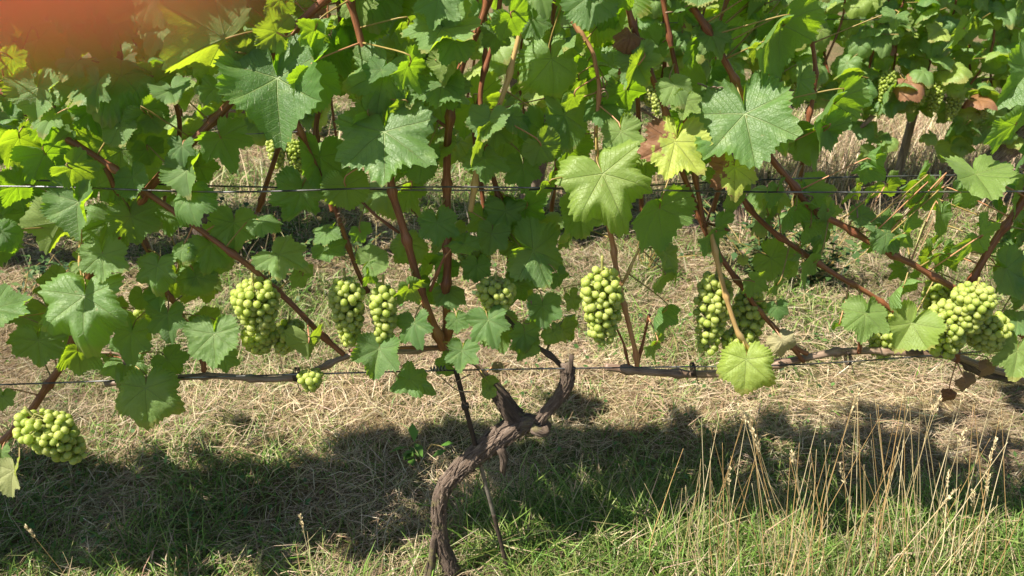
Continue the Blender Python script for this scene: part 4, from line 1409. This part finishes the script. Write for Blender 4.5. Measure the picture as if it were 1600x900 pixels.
WG = [(.06, .12, .035), (.09, .15, .05), (.12, .18, .06), (.05, .10, .04)]
weed('bushy grey green weed behind the slanting canes right of the big yellow leaf', 1185, 435, .34, .13, 17, WG, 1, .017)
weed('low leafy weed growing between the two long right canes', 1265, 450, .24, .12, 12, WG, 2, .017)
weed('small weed in the straw under the near row between trunk and pale bunch', 1010, 420, .16, .08, 6, WG, 3)
weed('green weed at the foot of the dark upright far trunk', 330, 395, .20, .12, 12, WG, 4, .018)
weed('green weed by the dark trunk at the left edge', 30, 480, .20, .09, 8, WG, 5)
weed('small weed below the yellow green leaf at the left', 110, 455, .13, .06, 6, WG, 6, .014)
weed('dried brown dock seed stalk standing in the straw left of centre', 445, 432, .26, .018, 3, [(.05, .024, .014), (.08, .035, .02), (.035, .018, .012)], 7, .006)
weed('small weed in the far straw below the large centre leaf', 560, 400, .13, .08, 6, WG, 8)
weed('low green weed behind the long left cane in the sunlit straw', 420, 440, .12, .09, 9, WG, 11, .015)
weed('tuft of broad weed leaves in the grass just left of the trunk bend', 655, 720, .05, .03, 4, [(.09, .2, .03), (.12, .24, .04)], 9, .016)

seed_cols = [(.55, .43, .25), (.62, .52, .34), (.46, .33, .17)]


def dry_tuft(label, stems, seed, group='tufts of tall dry grass'):
    """tall dry grass: every stalk runs from its foot to its tip; some carry a seed head"""
    r_ = random.Random(seed)
    f0 = stems[0][0]
    t = thing('dry_grass_tuft', label, 'grass', (f0.x, f0.y, 0), group)
    for (foot, tip, head) in stems:
        sag = Vector((r_.gauss(0, .022), r_.gauss(0, .022), -.02 * r_.random()))
        pts = [foot, foot.lerp(tip, .4) + sag, foot.lerp(tip, .75) + sag * .5, tip]
        r0 = r_.uniform(.0005, .00095)
        path, rad = catmull(pts, [r0, r0 * .9, r0 * .75, r0 * .3], .02)
        V, F, UV = tube_arrays(path, rad, 5)
        st = link_part('stem', mesh_from('stem', [v - foot for v in V], F, M_STEM[r_.randrange(3)], UV), t, foot)
        if head:
            # narrow panicle: little husks set round the last centimetres
            hv, hf = [], []
            d = (path[-1] - path[-4]).normalized()
            n_ = int(head * 900)
            for k in range(n_):
                q = tip - d * head * r_.random()
                a = Vector((r_.gauss(0, 1), r_.gauss(0, 1), r_.gauss(0, 1))).normalized()
                e = (d * 1.3 + a * .6).normalized(); s = e.cross(a).normalized()
                ln = r_.uniform(.004, .008); w = ln * .22
                q = q + a * .0016
                o = len(hv)
                hv += [q - foot, q + e * ln * .5 + s * w - foot, q + e * ln - foot, q + e * ln * .5 - s * w - foot]
                hf.append((o, o + 1, o + 2, o + 3))
            link_part('seed_head', mesh_from('seed_head', hv, hf, M_STEM[2]), st, foot)
    return t


M_STEM = [simple_mat('dry_stem', [(0.3, (.44, .33, .17)), (0.7, (.58, .46, .26))], 60, .55, .1), simple_mat('orange_dry_stem', [(0.3, (.36, .22, .09)), (0.7, (.52, .35, .16))], 60, .55, .1),
          simple_mat('pale_dry_stem', [(0.3, (.54, .44, .26)), (0.7, (.68, .58, .38))], 60, .55, .1)]


def stem_between(px0, py0, px1, py1, yb, r_, head=0.0):
    """foot at depth yb on the ground near the picture column, tip seen at px1, py1 a little nearer or farther"""
    d = ray(px0, py0)
    f = CAMPOS + d * (yb / d.y)
    f.z = gz(f.x, f.y) - .01
    d2 = ray(px1, py1)
    tip = CAMPOS + d2 * ((yb + r_.uniform(-.10, .03)) / d2.y)
    return (f, tip, head)


r_ = random.Random(5)
TUFTS = [('tall dry grass tuft standing nearest under the bright yellow crinkled leaf', 1150, 36, 26, (1095, 1190), (600, 760), 1.08, 10),
         ('sparse dry grass stalks left of the tall tufts near the rod', 1065, 40, 7, (1000, 1120), (680, 800), 1.05, 14),
         ('dry grass tuft of upright stalks between the two densest tufts', 1250, 44, 18, (1225, 1330), (640, 780), 1.06, 20),
         ('dense leaning dry grass tuft with pale seed heads below the brown leaves', 1395, 62, 40, (1340, 1545), (600, 740), 1.10, 55),
         ('dry grass tuft leaning far out towards the right edge', 1500, 70, 22, (1480, 1640), (620, 800), 1.04, 90)]
for k, (lab, fx, fs, n, tx, ty, yb, lean) in enumerate(TUFTS):
    S = []
    for j in range(n):
        px0 = r_.gauss(fx, fs); u = min(1, max(0, (px0 - fx) / (4 * fs) + .5 + r_.uniform(-.45, .45)))
        px1 = tx[0] + (tx[1] - tx[0]) * u
        py1 = r_.uniform(*ty)
        S.append(stem_between(px0, 960, px1, py1, yb + r_.uniform(-.05, .06), r_, r_.uniform(.025, .055) if r_.random() < .16 else 0.0))
    dry_tuft(lab, S, 70 + k)
dry_tuft('long pale straw lying aslant across the tall dry tufts', [stem_between(1345, 815, 1200, 752, 1.0, r_, 0.0)], 93)
dry_tuft('single bent dry stalk with an oat coloured seed head at the bottom left of centre', [stem_between(492, 935, 468, 803, 1.02, r_, .045), stem_between(515, 940, 480, 830, 1.03, r_, .0), stem_between(470, 940, 462, 850, 1.0, r_, .0)], 90)
dry_tuft('few thin dry stalks lying over the dark grass at the bottom left', [stem_between(125, 940, 40, 822, 1.02, r_, .03), stem_between(120, 920, 98, 862, 1.02, r_, .0), stem_between(290, 930, 275, 870, 1.02, r_, .0), stem_between(150, 930, 165, 850, 1.02, r_, .0)], 91)
# the pale fallen stalk with a feathery head lying in the grass right of the rod
g0, g1, g2 = on_ground(862, 897), on_ground(905, 880), on_ground(985, 874)
for g_ in (g0, g1, g2): g_.z = gz(g_.x, g_.y) + .05
dry_tuft('feathery pale grass head lying low in the green grass right of the rod', [(g0, g2, .085)], 92)

# ------------------------------------------------------------------ the photographer's fingertip, held close to the lens
def cam_pt(px, py, depth):
    return CAMPOS + ray(px, py) * depth


fc = cam_pt(-10, -505, 0.0165)                       # centre of the round fingertip
ax = (cam_pt(-420, -470, 0.0185) - fc).normalized()    # the finger runs off to the upper left
V, F = [], []
side = ax.cross(FWD).normalized(); up_ = side.cross(ax).normalized()
prof = [(-.0085, .0004), (-.0082, .0022), (-.0072, .0043), (-.0052, .0062), (-.0025, .0074), (.001, .0080), (.006, .0083), (.012, .0082), (.018, .0084), (.024, .0088), (.030, .0086), (.042, .0088), (.055, .0094)]
ns = 28
for (s, r0) in prof:
    for k in range(ns):
        a = 2 * math.pi * k / ns
        q = side * math.cos(a) * r0 + up_ * math.sin(a) * r0 * .88
        V.append(ax * s + q)
for i in range(len(prof) - 1):
    for k in range(ns):
        k2 = (k + 1) % ns
        F.append((i * ns + k, i * ns + k2, (i + 1) * ns + k2, (i + 1) * ns + k))
F.append(tuple(range(ns))); F.append(tuple(range((len(prof) - 1) * ns, len(prof) * ns))[::-1])
finger = thing('finger', 'blurred fingertip held close before the lens in the top corner', 'finger', fc)
link_part('fingertip', mesh_from('fingertip', V, F, M_SKIN), finger, fc)
NV, NF = [], []
for i in range(7):
    s = -.0055 + i * .0018
    for k in range(9):
        a = math.pi / 2 + (k - 4) * .2
        rn = (.0080 - max(0, -s - .001) * .35) * 1.03
        NV.append(ax * s + side * math.cos(a) * rn + up_ * math.sin(a) * rn * .89)
for i in range(6):
    for k in range(8):
        NF.append((i * 9 + k, i * 9 + k + 1, i * 9 + 10 + k, i * 9 + 9 + k))
link_part('nail', mesh_from('nail', NV, NF, M_NAIL), finger, fc)
print('leaves', COUNT)
